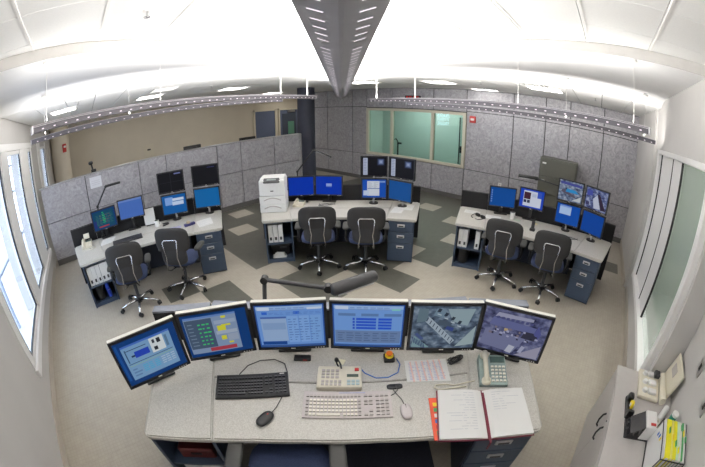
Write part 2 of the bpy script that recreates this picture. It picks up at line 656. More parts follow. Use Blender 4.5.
# ---- back window with teal glass and the small lit room behind it
win = MB()
fx = XB - 0.02
for (y0, y1) in [(BW[0], BW[0] + 0.09), (4.50, 4.585), (5.90, 5.985), (BW[1] - 0.09, BW[1])]:
    win.box((fx + 0.04, (y0 + y1) / 2, (BW[2] + BW[3]) / 2), (0.12, y1 - y0, BW[3] - BW[2]), bev=0.006, seg=1)
for (z0, z1) in [(BW[2], BW[2] + 0.08), (BW[3] - 0.08, BW[3])]:
    win.box((fx + 0.042, (BW[0] + BW[1]) / 2, (z0 + z1) / 2), (0.118, BW[1] - BW[0], z1 - z0), bev=0.006, seg=1)
wo = struct(win.build('window_1', FRAMEC))
for (y0, y1) in [(BW[0] + 0.09, 4.50), (4.585, 5.90), (5.985, BW[1] - 0.09)]:
    MB().box((XB + 0.03, (y0 + y1) / 2, 1.62), (0.008, y1 - y0, 1.36)).build('pane', TEAL, wo)
ROOMB = mat('side_room_paint', (0.80, 0.80, 0.78), 0.7, var=0.02)
br = MB()
br.box((9.95, 5.2, 1.5), (0.1, 5.0, 3.0))
br.box((9.1, 2.75, 1.5), (1.75, 0.1, 3.0))
br.box((9.1, 7.75, 1.5), (1.75, 0.1, 3.0))
br.box((9.1, 5.25, 2.88), (1.75, 5.0, 0.08))
struct(br.build('wall_side_room', ROOMB))
d1 = struct(MB().box((9.885, 4.05, 1.1), (0.04, 0.95, 2.2)).build('door_1', mat('side_room_door', (0.55, 0.58, 0.56), 0.5, var=0.03)))
MB().box((9.86, 3.60, 1.1), (0.03, 0.03, 2.2)).build('edge_strip', BLACKP, d1)
MB().box((9.86, 4.52, 1.1), (0.03, 0.03, 2.2)).build('edge_strip', BLACKP, d1)
MB().box((9.84, 4.45, 1.15), (0.05, 0.06, 0.22)).box((9.82, 4.40, 1.2), (0.03, 0.16, 0.03)).build('door_handle', BLACKP, d1)
tr = thing('ceiling_troffer', 'added unseen light brightening the teal windowed side room', 'ceiling light', (9.1, 5.2, 2.83))  # invented lamp out of view, brightens the room behind the teal panes
MB().box((0, 0, 0), (0.5, 2.4, 0.03)).build('diffuser', glow('side_room_fill', (1, 1, 0.95), 8.5), tr)
wp = thing('wall_phone', 'small dark wall phone behind the teal window', 'phone', (9.87, 5.55, 1.32))
MB().box((0, 0, 0), (0.05, 0.10, 0.2), bev=0.02).build('body', BLACKP, wp)
MB().box((-0.03, 0, 0.02), (0.02, 0.06, 0.15), bev=0.008).build('handset', DGREYP, wp)
vl = thing('valve_stand', 'dark tap fitting low behind the left teal pane', 'tap', (9.4, 6.65, 0.0))
MB().cyl((0, 0, 0), (0, 0, 1.2), 0.025).build('pole', BLACKP, vl)
MB().tube([(0, 0, 1.2), (0, 0.08, 1.3), (0, 0.22, 1.22), (0, 0.3, 1.05)], 0.02).box((0, -0.08, 1.15), (0.05, 0.12, 0.06)).build('spout', BLACKP, vl)

# ---- low curved-end partition with stone panels and metal cap
pw = MB().box((2.2, YP + 0.075, 0.835), (6.9, 0.05, 1.65)).build('wall_partition', DARKGAP)
struct(pw)
xs = [-1.25, -0.13, 1.16, 1.82, 3.12, 3.77, 4.77, 5.62]
for a, b in zip(xs[:-1], xs[1:]):
    for z0, z1 in [(0.12, 0.925), (0.925, 1.66)]:
        me = MB().box((0, 0, 0), (b - a - 0.018, 0.05, z1 - z0 - 0.015), bev=0.002, seg=1).mesh('stone_panel')
        me.materials.append(STONE)
        put('stone_panel', me, ((a + b) / 2, YP + 0.025, (z0 + z1) / 2), 0, pw)
end = MB()
pts = [(5.62, YP)] + [(5.62 + 0.16 * math.sin(t), YP + 0.16 - 0.16 * math.cos(t)) for t in [R(k * 15) for k in range(1, 7)]] + [(5.62, YP + 0.16)]
end.prism(pts, 0.12, 1.66)
end.build('rounded_end', STONE, pw)
MB().box((2.2, YP + 0.05, 1.67), (6.95, 0.11, 0.02)).build('metal_cap', STEEL, pw)
MB().box((2.2, YP + 0.035, 0.06), (6.9, 0.05, 0.12)).build('base_strip', BASEB, pw)

# ---- navy column and round beige column
c1 = thing('round_column', 'dark navy round column at the end of the low stone partition', 'column', (6.13, 7.58, 0))
MB().cyl((0, 0, 0), (0, 0, ZC), 0.255, 40).build('shaft', NAVYCOL, c1)
MB().cyl((0, 0, 0), (0, 0, 0.12), 0.262, 40).build('base_ring', BASEB, c1)
c2 = thing('round_column', 'pale beige round column in the far window corner', 'column', (-0.98, 11.4, 0))
MB().cyl((0, 0, 0), (0, 0, ZC), 0.34, 40).build('shaft', BEIGE, c2)
MB().cyl((0, 0, 0), (0, 0, 0.12), 0.347, 40).build('base_ring', BASEB, c2)

# ---- far doors
def far_door(name, x0, x1, glazed):
    d = struct(MB().box(((x0 + x1) / 2, YF - 0.02, 1.2), (x1 - x0 - 0.16, 0.06, 2.38)).build(name, BLUEDOOR))
    fr = MB()
    fr.box((x0 + 0.04, YF - 0.03, 1.23), (0.08, 0.1, 2.46)).box((x1 - 0.04, YF - 0.03, 1.23), (0.08, 0.1, 2.46))
    fr.box(((x0 + x1) / 2, YF - 0.03, 2.42), (x1 - x0, 0.1, 0.08))
    fr.build('door_frame', TRIMC, d)
    if glazed:
        MB().box(((x0 + x1) / 2, YF - 0.055, 1.45), (x1 - x0 - 0.42, 0.02, 1.5)).build('pane', mat('dark_glazing', srgb(70, 78, 92), 0.1), d)
        MB().box(((x0 + x1) / 2 + 0.1, YF - 0.07, 1.5), (0.36, 0.01, 0.62)).build('notice', mat('green_notice', srgb(90, 140, 120), 0.7), d)
        MB().box(((x0 + x1) / 2 + 0.1, YF - 0.1, 2.3), (0.4, 0.1, 0.09)).build('door_closer', STEEL, d)
    MB().box((x1 - 0.16, YF - 0.08, 1.05), (0.05, 0.06, 0.16)).build('door_handle', STEEL, d)
    return d


far_door('door_2', 7.45, 8.68, False)
far_door('door_3', 8.80, 10.02, True)

# ---- left wall windows (bright daylight) ----
n = 2
for (a, b) in LWIN:
    fr = MB()
    xc = XW - 0.035
    for y in (a + 0.03, b - 0.03):
        fr.box((xc, y, (LZ0 + LZ1) / 2), (0.07, 0.05, LZ1 - LZ0), bev=0.005, seg=1)
    for z in (LZ0 + 0.03, LZ1 - 0.03):
        fr.box((xc, (a + b) / 2, z), (0.07, b - a, 0.06), bev=0.005, seg=1)
    o = struct(fr.build('window_%d' % n, FRAMEW))
    g = MB()
    for y in (a + 0.066, b - 0.066):
        g.box((xc + 0.018, y, (LZ0 + LZ1) / 2), (0.03, 0.014, LZ1 - LZ0 - 0.12))
    g.box((xc + 0.018, (a + b) / 2, LZ0 + 0.067), (0.03, b - a - 0.12, 0.014))
    g.build('gasket', BLACKG, o)
    MB().box((xc, (a + b) / 2, (LZ0 + LZ1) / 2), (0.008, b - a - 0.12, LZ1 - LZ0 - 0.12)).build('pane', GLASS, o)
    n += 1
# white casing boards between and around the windows, standing proud of the wall
cs = MB()
for (y0, y1) in [(3.06, 3.18), (4.55, 4.95), (6.02, 6.80), (7.22, 7.26), (8.2, 8.70), (9.70, 9.82)]:
    cs.box((XW + 0.004, (y0 + y1) / 2, 1.5), (0.012, y1 - y0 - 0.002, LZ1 - LZ0 + 0.2))
cs.box((XW + 0.012, 5.15, LZ1 + 0.055), (0.034, 4.2, 0.1)).box((XW + 0.02, 5.15, LZ0 - 0.05), (0.045, 4.2, 0.09))
struct(cs.build('trim_2', FRAMEW))

# ---- right wall window of sliding panels with a pale space behind
fr = MB()
ycn = YW - 0.05
for (x0, x1) in [(RWX0, RWX0 + 0.10), (5.0, RWX1)]:
    fr.box(((x0 + x1) / 2, ycn + 0.04, (RZ0 + RZ1) / 2), (x1 - x0, 0.16, RZ1 - RZ0), bev=0.006, seg=1)
for (z0, z1) in [(RZ0, RZ0 + 0.07), (RZ1 - 0.06, RZ1)]:
    fr.box(((RWX0 + RWX1) / 2, ycn + 0.04, (z0 + z1) / 2), (RWX1 - RWX0, 0.158, z1 - z0), bev=0.006, seg=1)
ow = struct(fr.build('window_6', FRAMEW))
for (x0, x1, dy) in [(4.19, 4.975, 0.035), (3.70, 4.16, 0.045)]:
    MB().box(((x0 + x1) / 2, ycn + dy, 1.415), (x1 - x0, 0.03, 1.80), bev=0.004, seg=1).build('sliding_panel', FRAMEW, ow)
for x in (4.985, 4.175, 3.69):
    MB().box((x, ycn + 0.052, 1.415), (0.014, 0.03, 1.80)).build('gasket', BLACKG, ow)
MB().box((2.625, ycn + 0.03, 1.415), (0.02, 0.03, 1.80)).build('gasket', BLACKG, ow)
MB().box((3.16, ycn + 0.03, 1.415), (1.06, 0.008, 1.80)).build('pane', GREYG, ow)
t = thing('ceiling_troffer', 'added unseen light brightening the corridor behind the right window', 'ceiling light', (3.8, YW - 1.0, 2.54))  # added fill lamp so the space behind the grey pane reads bright
MB().box((0, 0, 0), (2.2, 0.3, 0.03)).build('diffuser', glow('corridor_fill', (1, 1, 0.97), 15.0), t)
struct(MB().box((3.9, YW - 1.6, 1.33), (4.0, 0.06, 2.7)).box((2.3, YW - 0.98, 1.33), (0.06, 1.20, 2.7)).box((5.85, YW - 0.92, 1.33), (0.06, 1.36, 2.7)).box((4.09, YW - 0.95, 2.62), (3.5, 1.28, 0.08)).box((4.09, YW - 0.95, 0.0), (3.5, 1.28, 0.04)).build(
    'wall_beyond_window', mat('grey_green_board', srgb(192, 196, 190), 0.6, var=0.02)))

bl = MB().box((XW + 0.008, 3.0, 0.05), (0.016, 8.1, 0.10))
struct(bl.build('baseboard_left', BASEW))
struct(MB().box((3.95, YW + 0.008, 0.05), (3.0, 0.016, 0.10)).box((6.86, YW + 0.048, 0.05), (2.44, 0.014, 0.1)).build('baseboard_right', BASEW))

# ---- outside the left windows: pale terrace and railing frame
struct(MB().box((-5.5, 6.0, -0.3), (8.0, 16.0, 0.1)).build('terrace', mat('terrace_paving', (0.5, 0.5, 0.52), 0.8, var=0.1, scale=2)))
rail = thing('terrace_railing', 'pale blue grey metal railing frame outside the left windows', 'railing', (-2.3, 0, 0))
RBL = mat('railing_paint', (0.26, 0.29, 0.36), 0.5, var=0.1)
for k in range(9):
    MB().box((0, 2.2 + 1.15 * k, 1.25), (0.05, 0.05, 3.1)).build('post', RBL, rail)
for z in (0.75, 1.75, 2.35):
    MB().box((0.06, 6.8, z), (0.05, 9.6, 0.05)).build('rail', RBL, rail)

# ---- high ceiling boards
hc = struct(MB().box((3.3, 5.9, ZH + 0.085), (9.9, 14.6, 0.1)).build('ceiling', SOFF))
hm = MB().box((0, 0, 0), (0.606, 0.606, 0.03), bev=0.002, seg=1).mesh('ceiling_board')
hm.materials.append(CEILW)
GP = 0.612
for i in range(10):
    for j in range(10):
        if abs(i - j) > 6 and min(i, j) > 2:
            continue
        put('ceiling_board', hm, (-0.485 + GP * (i - 0.5), -0.485 + GP * (j - 0.5), ZH + 0.02), 0, hc)

# white battens over the board joints, running out towards both long sides
for q in (-0.485, 0.127, 0.739, 1.351, 1.963):
    MB().box((q, (q + 5.0) / 2, ZH + 0.004), (0.02, 5.0 - q, 0.008)).build('batten', WHITE, hc)
    MB().box(((q + 5.4) / 2, q - 0.02, ZH + 0.004), (5.4 - q, 0.02, 0.008)).build('batten', WHITE, hc)

# ---- soffit band with its lip and rolled outer edge
inL = [(-1.35, 2.62), (-0.48, 2.78), (-0.03, 2.88), (0.51, 3.08), (1.17, 3.32), (2.65, 3.83), (4.10, 4.30)]
inR = [(2.86, -1.08), (2.97, -0.57), (3.07, -0.10), (3.32, 0.89), (3.55, 1.51), (3.76, 2.08), (3.97, 3.13)]
XE, YE = 5.40, 4.70     # outer edge of the soffit
XR, YR = 4.98, 4.28     # where the roll-down begins
sf = MB()
poly = inL + inR[::-1] + [(XR, YW), (XR, YR + 0.10), (4.3, 4.42), (XW, YR + 0.10)]
# underside as strips (convex pieces)
for k in range(len(inL) - 1):
    a, b = inL[k], inL[k + 1]
    ya = max(YR, a[1] + 0.02); yb = max(YR, b[1] + 0.02)
    sf.prism([a, b, (b[0], yb), (a[0], ya)], ZS, ZS + 0.076)
rr = inR + [(4.10, 4.30)]
for k in range(len(rr) - 1):
    a, b = rr[k], rr[k + 1]
    sf.prism([a, b, (XR, b[1]), (XR, a[1])], ZS, ZS + 0.076)
sf.prism([(4.10, 4.28), (XR, 4.28), (XR, 4.34), (4.10, 4.34)], ZS, ZS + 0.076)
struct(sf.build('ceiling_soffit', SOFF))
N = 10
prof = [(t / N, ZS - (ZS - ZC) * (1 - math.cos(t / N * PI / 2))) for t in range(N + 1)]
ro = MB()
vs, fs = [], []
for (t, z) in prof:
    x = XR + (XE - XR) * t
    y = YR + (YE - YR) * t
    vs += [(XW, y, z), (x, y, z), (x, YW, z)]
for k in range(N):
    o0, o1 = 3 * k, 3 * (k + 1)
    fs.append([o0, o0 + 1, o1 + 1, o1])
    fs.append([o0 + 1, o0 + 2, o1 + 2, o1 + 1])
ro.add(vs, fs, True)
struct(ro.build('ceiling_roll', SOFF))
lp = MB()
for L in (inL, rr):
    for a, b in zip(L[:-1], L[1:]):
        d = Vector((b[0] - a[0], b[1] - a[1], 0)).normalized()
        nn = Vector((d.y, -d.x, 0)) * 0.012 if L is inL else Vector((-d.y, d.x, 0)) * 0.012
        lp.prism([a, b, (b[0] + nn.x, b[1] + nn.y), (a[0] + nn.x, a[1] + nn.y)], ZS - 0.004, ZH + 0.004)
struct(lp.build('trim_3', LIPM))

# ---- lower tile ceiling, panel by panel, with lay-in lights
tc_ = struct(MB().box((3.2, 8.9, ZC + 0.06), (9.6, 8.4, 0.06)).box((6.9, 1.8, ZC + 0.06), (3.0, 5.9, 0.06)).build('ceiling_grid', DARKGAP))
_cm = {}


def ctile(x0, x1, y0, y1):
    k = (round(x1 - x0, 3), round(y1 - y0, 3))
    if k not in _cm:
        me = MB().box((0, 0, 0), (k[0] - 0.012, k[1] - 0.012, 0.03), bev=0.003, seg=1).mesh('ceiling_tile')
        me.materials.append(CEILW)
        _cm[k] = me
    put('ceiling_tile', _cm[k], ((x0 + x1) / 2, (y0 + y1) / 2, ZC + 0.015), 0, tc_)


x = -1.33
while x < 8.2:
    for y0, y1 in [(YE, 6.2), (6.2, 7.7), (7.7, 9.2), (9.2, 11.0), (11.0, 12.95)]:
        ctile(x, x + 0.51, y0, y1)
    x += 0.51
y = -1.08
while y < YE - 0.1:
    y1 = min(y + 0.525, YE)
    ctile(XE, 6.75, y, y1)
    ctile(6.75, XB, y, y1)
    y = y1
struct(MB().box((9.8, 11.6, ZC + 0.05), (3.6, 2.9, 0.08)).build('ceiling_hall', CEILW))


def troffer(x, y, sx, sy, where):
    t = thing('ceiling_troffer', where, 'ceiling light', (x, y, ZC - 0.001))
    f = MB()
    for s in (-1, 1):
        f.box((s * (sx / 2), 0, -0.004), (0.03, sy + 0.03, 0.016))
        f.box((0, s * (sy / 2), -0.004), (sx - 0.03, 0.03, 0.016))
    f.build('frame', WHITE, t)
    MB().box((0, 0, -0.002), (sx - 0.03, sy - 0.03, 0.008)).build('diffuser', TROFF, t)


troffer(-0.42, 6.30, 0.52, 0.55, 'lit square ceiling light nearest the left windows')
troffer(1.50, 7.15, 0.55, 0.60, 'lit ceiling light above the middle of the low partition')
troffer(3.60, 7.25, 0.60, 0.62, 'lit ceiling light above the partition between two others')
troffer(6.30, 9.60, 0.60, 0.62, 'lit ceiling light behind the dark navy column')
troffer(5.98, 5.30, 0.55, 0.75, 'lit ceiling light by the far end of the grey beam')
troffer(6.35, 3.42, 0.55, 0.62, 'lit ceiling light in front of the teal windows')
troffer(6.10, 1.08, 0.60, 0.66, 'lit ceiling light above the olive filing cabinet')
troffer(1.2, 10.4, 0.60, 1.2, 'added light brightening the far beige wall near the pale column')  # added to lift the dark area beyond the partition
troffer(4.6, 10.6, 0.60, 1.2, 'added light brightening the far beige wall near the blue doors')  # second added fill for the far beige wall
troffer(8.9, 11.6, 0.60, 1.2, 'added light brightening the hall before the two blue doors')  # third added fill, for the door end of the far area
troffer(7.75, 2.9, 0.30, 0.7, 'narrow lit ceiling light washing the stone wall')
for (x, y, lab) in [(1.55, 6.0, 'square slotted air vent in the tile ceiling over the partition'), (5.75, 1.2, 'square slotted air vent beside the light over the cabinet')]:
    t = thing('ceiling_vent', lab, 'air vent', (x, y, ZC - 0.002))
    MB().box((0, 0, 0), (0.5, 0.5, 0.006)).build('plate', mat('vent_plate', (0.5, 0.5, 0.5), 0.6, var=0.03), t)
    for k in range(6):
        MB().box((0, -0.2 + 0.08 * k, -0.006), (0.46, 0.03, 0.008), rx=0.4).build('slat', WHITE, t)
SPK = [((0.44, 2.27), ZH + 0.005, 'high ceiling by the left track rails'), ((-0.1, 5.4), ZC, 'tile ceiling by the left windows'), ((2.6, 6.2), ZC, 'tile ceiling between partition lights'),
       ((5.9, 2.3), ZC, 'tile ceiling before the teal windows'), ((6.2, 0.1), ZC, 'tile ceiling over the right console')]
for (xy, z, where) in SPK:
    t = thing('sprinkler_head', 'small chrome sprinkler head in the ' + where, 'sprinkler', (*xy, z - 0.0))
    MB().cyl((0, 0, 0), (0, 0, -0.008), 0.035).build('escutcheon', WHITE, t)
    MB().cyl((0, 0, -0.008), (0, 0, -0.05), 0.009).cyl((0, 0, -0.05), (0, 0, -0.055), 0.025).build('head', CHROME, t)


# ---- long grey light beam on the room's diagonal
def lamp_strip(name, length, width, power, parent, loc, color=(1, 0.97, 0.93)):
    l = bpy.data.lights.new(name, 'AREA')
    l.shape = 'RECTANGLE'
    l.size, l.size_y = length, width
    l.energy = power
    l.color = color
    o = bpy.data.objects.new(name, l)
    col.objects.link(o)
    o.location = loc
    o.rotation_euler = (PI, 0, 0)     # shines upward
    o.parent = parent
    return o


S0, S1 = -0.9, 11.0
bm_ = thing('light_beam', 'long grey metal light beam with paired slots under the ceiling', 'light fixture',
            (S0 * R2, S0 * R2, 2.70), R(45))
Lb = S1 - S0
pr = [(-0.172, 0.06), (-0.01, 0.0), (0.01, 0.0), (0.172, 0.06), (0.172, 0.085), (0.01, 0.05), (-0.01, 0.05), (-0.172, 0.085)]
vs = [(0, y, z) for y, z in pr] + [(Lb, y, z) for y, z in pr]
m8 = len(pr)
fs = [[k, (k + 1) % m8, m8 + (k + 1) % m8, m8 + k] for k in range(m8)] + [list(range(m8))[::-1], [m8 + k for k in range(m8)]]
MB().add(vs, fs).build('housing', TROUGHG, bm_)
for sgn in (-1, 1):
    sl = MB()
    for g in range(9):
        for k in range(6):
            s = 1.03 + 0.97 * g + 0.14 * k - S0
            if s > Lb - 0.1:
                continue
            for (ya, yb) in [(0.065, 0.125)]:
                za, zb = (ya - 0.01) / 0.162 * 0.06 - 0.0018, (yb - 0.01) / 0.162 * 0.06 - 0.0018
                sl.add([(s, sgn * ya, za), (s + 0.016, sgn * ya, za), (s + 0.016, sgn * yb, zb), (s, sgn * yb, zb)], [[0, 1, 2, 3]])
    o = sl.build('lamp_slots', SLOT, bm_)
    o['kind'] = 'stuff'
for k in range(5):
    s = 1.2 + 2.0 * k
    MB().cyl((s, 0, 0.04), (s, 0, 0.52 if s < 5.5 else 0.31), 0.006, 8).build('hanger', STEEL, bm_)
for sg_ in (-1, 1):
    u_ = lamp_strip('uplight', 7.4, 0.12, 190, bm_, (4.4, sg_ * 0.09, 0.10))
    u_.rotation_euler = (PI - sg_ * R(48), 0, 0)


# ---- suspended track rails
def rail_lamp(label, p0, p1, z, rods, ztop, power, fins, tilt=0):
    a, b = Vector((*p0, z)), Vector((*p1, z))
    L = (b - a).length
    ang = math.atan2(b.y - a.y, b.x - a.x)
    t = thing('track_rail', label, 'light fixture', a, ang, 'suspended track rails')
    pr = [(-0.042, 0.058), (-0.038, 0.0), (0.038, 0.0), (0.042, 0.058), (0.034, 0.058), (0.026, 0.014), (-0.026, 0.014), (-0.034, 0.058)]
    vs = [(0, y, zz) for y, zz in pr] + [(L, y, zz) for y, zz in pr]
    fs = [[k, (k + 1) % m8, m8 + (k + 1) % m8, m8 + k] for k in range(m8)] + [list(range(m8))[::-1], [m8 + k for k in range(m8)]]
    MB().add(vs, fs).build('housing', RAILG, t)
    for zz in fins:
        MB().box((L / 2, -0.049, zz), (L, 0.012, 0.005)).build('fin', mat('rail_fin', srgb(176, 172, 178), 0.5, var=0.03), t)
        MB().box((L / 2, 0.049, zz), (L, 0.012, 0.005)).build('fin', mat('rail_fin', srgb(176, 172, 178), 0.5, var=0.03), t)
    sl = MB()
    s = 0.10
    while s < L - 0.06:
        for q in (-1, 1):
            sl.box((s, q * 0.041, 0.018), (0.02, 0.006, 0.009))
        s += 0.115
    o = sl.build('lamp_slots', SLOT, t)
    o['kind'] = 'stuff'
    for s in (0.0, L):
        MB().box((s, 0, 0.028), (0.012, 0.10, 0.064), bev=0.003, seg=1).build('end_cap', STEEL, t)
    for (s, thick) in rods:
        r = 0.010 if thick else 0.0025
        o = MB().cyl((s, 0, 0.01), (s, 0, ztop - z), r, 8).build('hanger_rod', WHITE, t)
        MB().cyl((s, 0, ztop - z - 0.02), (s, 0, ztop - z), 0.045, 16).build('ceiling_cup', WHITE, o)
    lamp_strip('uplight', L - 0.1, 0.05, power, t, (L / 2, 0, 0.075)).rotation_euler = (PI - R(tilt), 0, 0)


rail_lamp('slotted track rail hung close to the soffit lip on the window side', (-0.50, 2.84), (3.70, 4.36), 2.530, [(0.15, False), (1.40, False), (4.25, True)], ZS, 30, (0.057, 0.046))
rail_lamp('slotted track rail hung near the rolled soffit edge on the partition side', (-0.80, 4.42), (3.20, 4.62), 2.505, [(0.22, False), (1.45, False), (4.0, True)], 3.06, 46, (0.057,), 68)
rail_lamp('slotted track rail hung close to the soffit lip before the stone wall', (4.42, 3.72), (3.03, -0.50), 2.465, [(0.20, True), (2.95, False), (4.27, False)], ZS, 30, (0.057, 0.046))
rail_lamp('slotted track rail hung near the rolled soffit edge before the stone wall', (4.92, 3.28), (4.92, -0.92), 2.425, [(0.15, True), (2.75, False), (4.0, False)], 3.08, 46, (0.057,), 68)
#OBJECTS
# ================================================================== OBJECTS
# ------------------------------------------------------------------ consoles
WING = R(11.5)
JL, JB = 0.715, 0.09       # joint front x, y
OUTX = 1.16


def round_corner(p, q, r_, rad=0.045, n=5):
    """replace corner q of p-q-r by an arc"""
    p, q, r_ = Vector(p), Vector(q), Vector(r_)
    a = q + (p - q).normalized() * rad
    b = q + (r_ - q).normalized() * rad
    out = []
    for k in range(n + 1):
        t = k / n
        out.append(tuple((1 - t) ** 2 * a + 2 * t * (1 - t) * q + t * t * b))
    return out


def edge_prism(mb, poly, z0, z1, bev=0.010):
    b = bmesh.new()
    n_ = len(poly)
    ar = sum(poly[i][0] * poly[(i + 1) % n_][1] - poly[(i + 1) % n_][0] * poly[i][1] for i in range(n_))
    if ar < 0:
        poly = poly[::-1]
    vs = [b.verts.new((x, y, z0)) for x, y in poly]
    f = b.faces.new(vs)
    r = bmesh.ops.extrude_face_region(b, geom=[f])
    bmesh.ops.translate(b, vec=(0, 0, z1 - z0), verts=[v for v in r['geom'] if isinstance(v, bmesh.types.BMVert)])
    bmesh.ops.recalc_face_normals(b, faces=b.faces)
    top = [e for e in b.edges if all(abs(v.co.z - z1) < 1e-6 for v in e.verts)]
    bmesh.ops.bevel(b, geom=top, offset=bev, segments=2, affect='EDGES')
    mb.bm(b, False)


def worktop(F, label):
    t = thing('worktop', label, 'desk', F.p(0, 0, 0), F.a)
    if F is FF:
        t.scale = (1.035, 1, 1)
    zt0, zt1 = ZT - 0.036, ZT
    g = 0.003
    for s in (-1, 1):
        A, B = (s * OUTX, 0.0), (s * (JL + g), JB)
        C_, D_ = (s * (0.945 + g), 1.06), (s * 1.40, 0.95)
        poly = round_corner(D_, A, B) + [B, C_, D_]
        m = MB()
        edge_prism(m, poly, zt0, zt1)
        m.build('wing_panel', TOP, t)
        MB().tube([(s * OUTX + s * 0.006, 0.04, ZT - 0.018), (s * 1.40 + s * 0.006, 0.94, ZT - 0.018)], 0.012, 6).build('edge_band', TOPEDGE, t)
    front = [(-JL, JB), (-0.48, 0.128), (-0.2, 0.148), (0.2, 0.148), (0.48, 0.128), (JL, JB)]
    jx = JL + (0.945 - JL) * (0.62 - JB) / 0.97
    m = MB()
    edge_prism(m, front + [(jx, 0.62), (-jx, 0.62)], zt0, zt1)
    m.build('front_panel', TOP, t)
    m = MB()
    edge_prism(m, [(-jx - 0.001, 0.624), (jx + 0.001, 0.624), (0.945, 1.06), (0.4, 1.09), (-0.4, 1.09), (-0.945, 1.06)], zt0, zt1, 0.004)
    m.build('rear_panel', TOP, t)
    MB().box((0, 0.5, zt0 - 0.025), (1.3, 0.05, 0.05)).box((0, 0.95, zt0 - 0.025), (1.5, 0.05, 0.05)).build('support_bar', NAVYD, t)
    return t


def wing_frame(F, s):
    """origin at the outer front foot of a wing unit; x runs inwards for s=-1, outwards for s=+1"""
    if s < 0:
        return F.p(-1.14 - (0.035 if F is FF else 0), 0.015, 0), F.a + WING
    return F.p(0.745 + (0.035 if F is FF else 0), 0.093, 0), F.a - WING


def bookcase(F, label):
    loc, a = wing_frame(F, -1)
    t = thing('bookcase', label, 'bookcase', loc, a)
    W_, D_, H_ = 0.44, 0.86, ZT - 0.038
    th = 0.022
    MB().box((th / 2, D_ / 2, H_ / 2), (th, D_, H_)).build('side_panel', NAVY, t)
    MB().box((W_ - th / 2, 0.24, H_ / 2), (th, 0.48, H_)).build('side_panel', NAVY, t)
    MB().box((W_ / 2, 0.25, 0.03), (W_ - 2 * th, 0.46, 0.06)).build('plinth', NAVY, t)
    MB().box((W_ / 2, 0.25, 0.325), (W_ - 2 * th, 0.46, 0.022)).build('shelf', NAVY, t)
    MB().box((W_ / 2, 0.25, H_ - 0.011), (W_ - 2 * th, 0.46, 0.022)).build('top_panel', NAVY, t)
    MB().box((W_ / 2, 0.465, H_ / 2), (W_ - 2 * th, 0.012, H_)).build('back_panel', SHELFIN, t)
    return t


def pedestal(F, label):
    loc, a = wing_frame(F, 1)
    t = thing('drawer_pedestal', label, 'drawers', loc, a)
    W_, D_, H_ = 0.40, 0.86, ZT - 0.038
    MB().box((W_ / 2, D_ / 2 + 0.012, H_ / 2), (W_, D_ - 0.02, H_)).build('body', NAVYD, t)
    MB().box((W_ - 0.008, D_ / 2 + 0.010, H_ / 2), (0.02, D_ - 0.016, H_)).build('end_panel', NAVY, t)
    for z0, z1 in [(0.025, 0.325), (0.333, 0.50), (0.508, H_ - 0.006)]:
        d = MB().box((W_ / 2 - 0.004, 0.008, (z0 + z1) / 2), (W_ - 0.03, 0.026, z1 - z0), bev=0.004, seg=1).build('drawer', NAVY, t)
        zc = z1 - 0.062
        h_ = MB()
        h_.box((W_ / 2, -0.010, zc), (0.115, 0.012, 0.046), bev=0.004, seg=1)
        h_.build('handle', STEEL, d)
        MB().box((W_ / 2, -0.017, zc - 0.004), (0.075, 0.004, 0.018)).build('handle_recess', DGREYP, d)
    return t


def desk_screen(F, label):
    t = thing('desk_screen', label, 'desk screen', F.p(0, 0, 0), F.a)
    if F is FF:
        t.scale = (1.035, 1, 1)
    for p0, p1 in [((-1.42, 0.965), (-0.95, 1.075)), ((-0.95, 1.10), (0.95, 1.10)), ((0.95, 1.075), (1.42, 0.965))]:
        zt_ = 0.985 if F is not FF else 0.975
        tk = 0.05 if F is not FF else 0.085
        o = MB().slab(p0, p1, 0.03, zt_, tk).build('panel', SCREENF, t)
        MB().slab(p0, p1, zt_, zt_ + 0.015, tk + 0.002).build('cap', SLATE if F is FF else BLACKP, o)
    MB().box((0, 0.78, 0.36), (1.5, 0.02, 0.62)).build('modesty_panel', NAVYD, t)
    for x in (-1.2, -0.7, 0.7, 1.2):
        MB().box((x, 1.06, 0.015), (0.05, 0.14, 0.03)).build('foot', BLACKP, t)
    return t


for F, w1, w2 in [(FC, 'of the middle console facing the teal window', 'middle console'), (FL, 'of the window side console by the low partition', 'window side console'),
                  (FR, 'of the console beside the stone wall and olive cabinet', 'stone wall side console'), (FF, 'of the six monitor console', 'six monitor console')]:
    worktop(F, 'speckled pale angled worktop ' + w1)
    bookcase(F, 'open navy steel shelf unit under the ' + w2)
    pedestal(F, 'navy three drawer pedestal with silver pulls under the ' + w2)
    desk_screen(F, 'black fabric back screen of the ' + w2)

# ------------------------------------------------------------------ displays
SB = srgb


def screen_rects(parent, W_, H_, y, rects):
    """flat picture elements in 0..1 screen coordinates, a few tenths of a millimetre proud"""
    byc = {}
    for k, (u0, v0, u1, v1, c) in enumerate(rects):
        byc.setdefault(c, []).append((u0, v0, u1, v1, k))
    for c, L in byc.items():
        m = MB()
        for (u0, v0, u1, v1, k) in L:
            x0, x1 = (u0 - 0.5) * W_, (u1 - 0.5) * W_
            z0, z1 = v0 * H_, v1 * H_
            yy = y - 0.0004 - 0.00006 * k
            m.quad((x0, yy, z0), (x1, yy, z0), (x1, yy, z1), (x0, yy, z1))
        m.build('picture', glow('px_%d_%d_%d' % c, SB(*c), 0.72), parent)['kind'] = 'stuff'


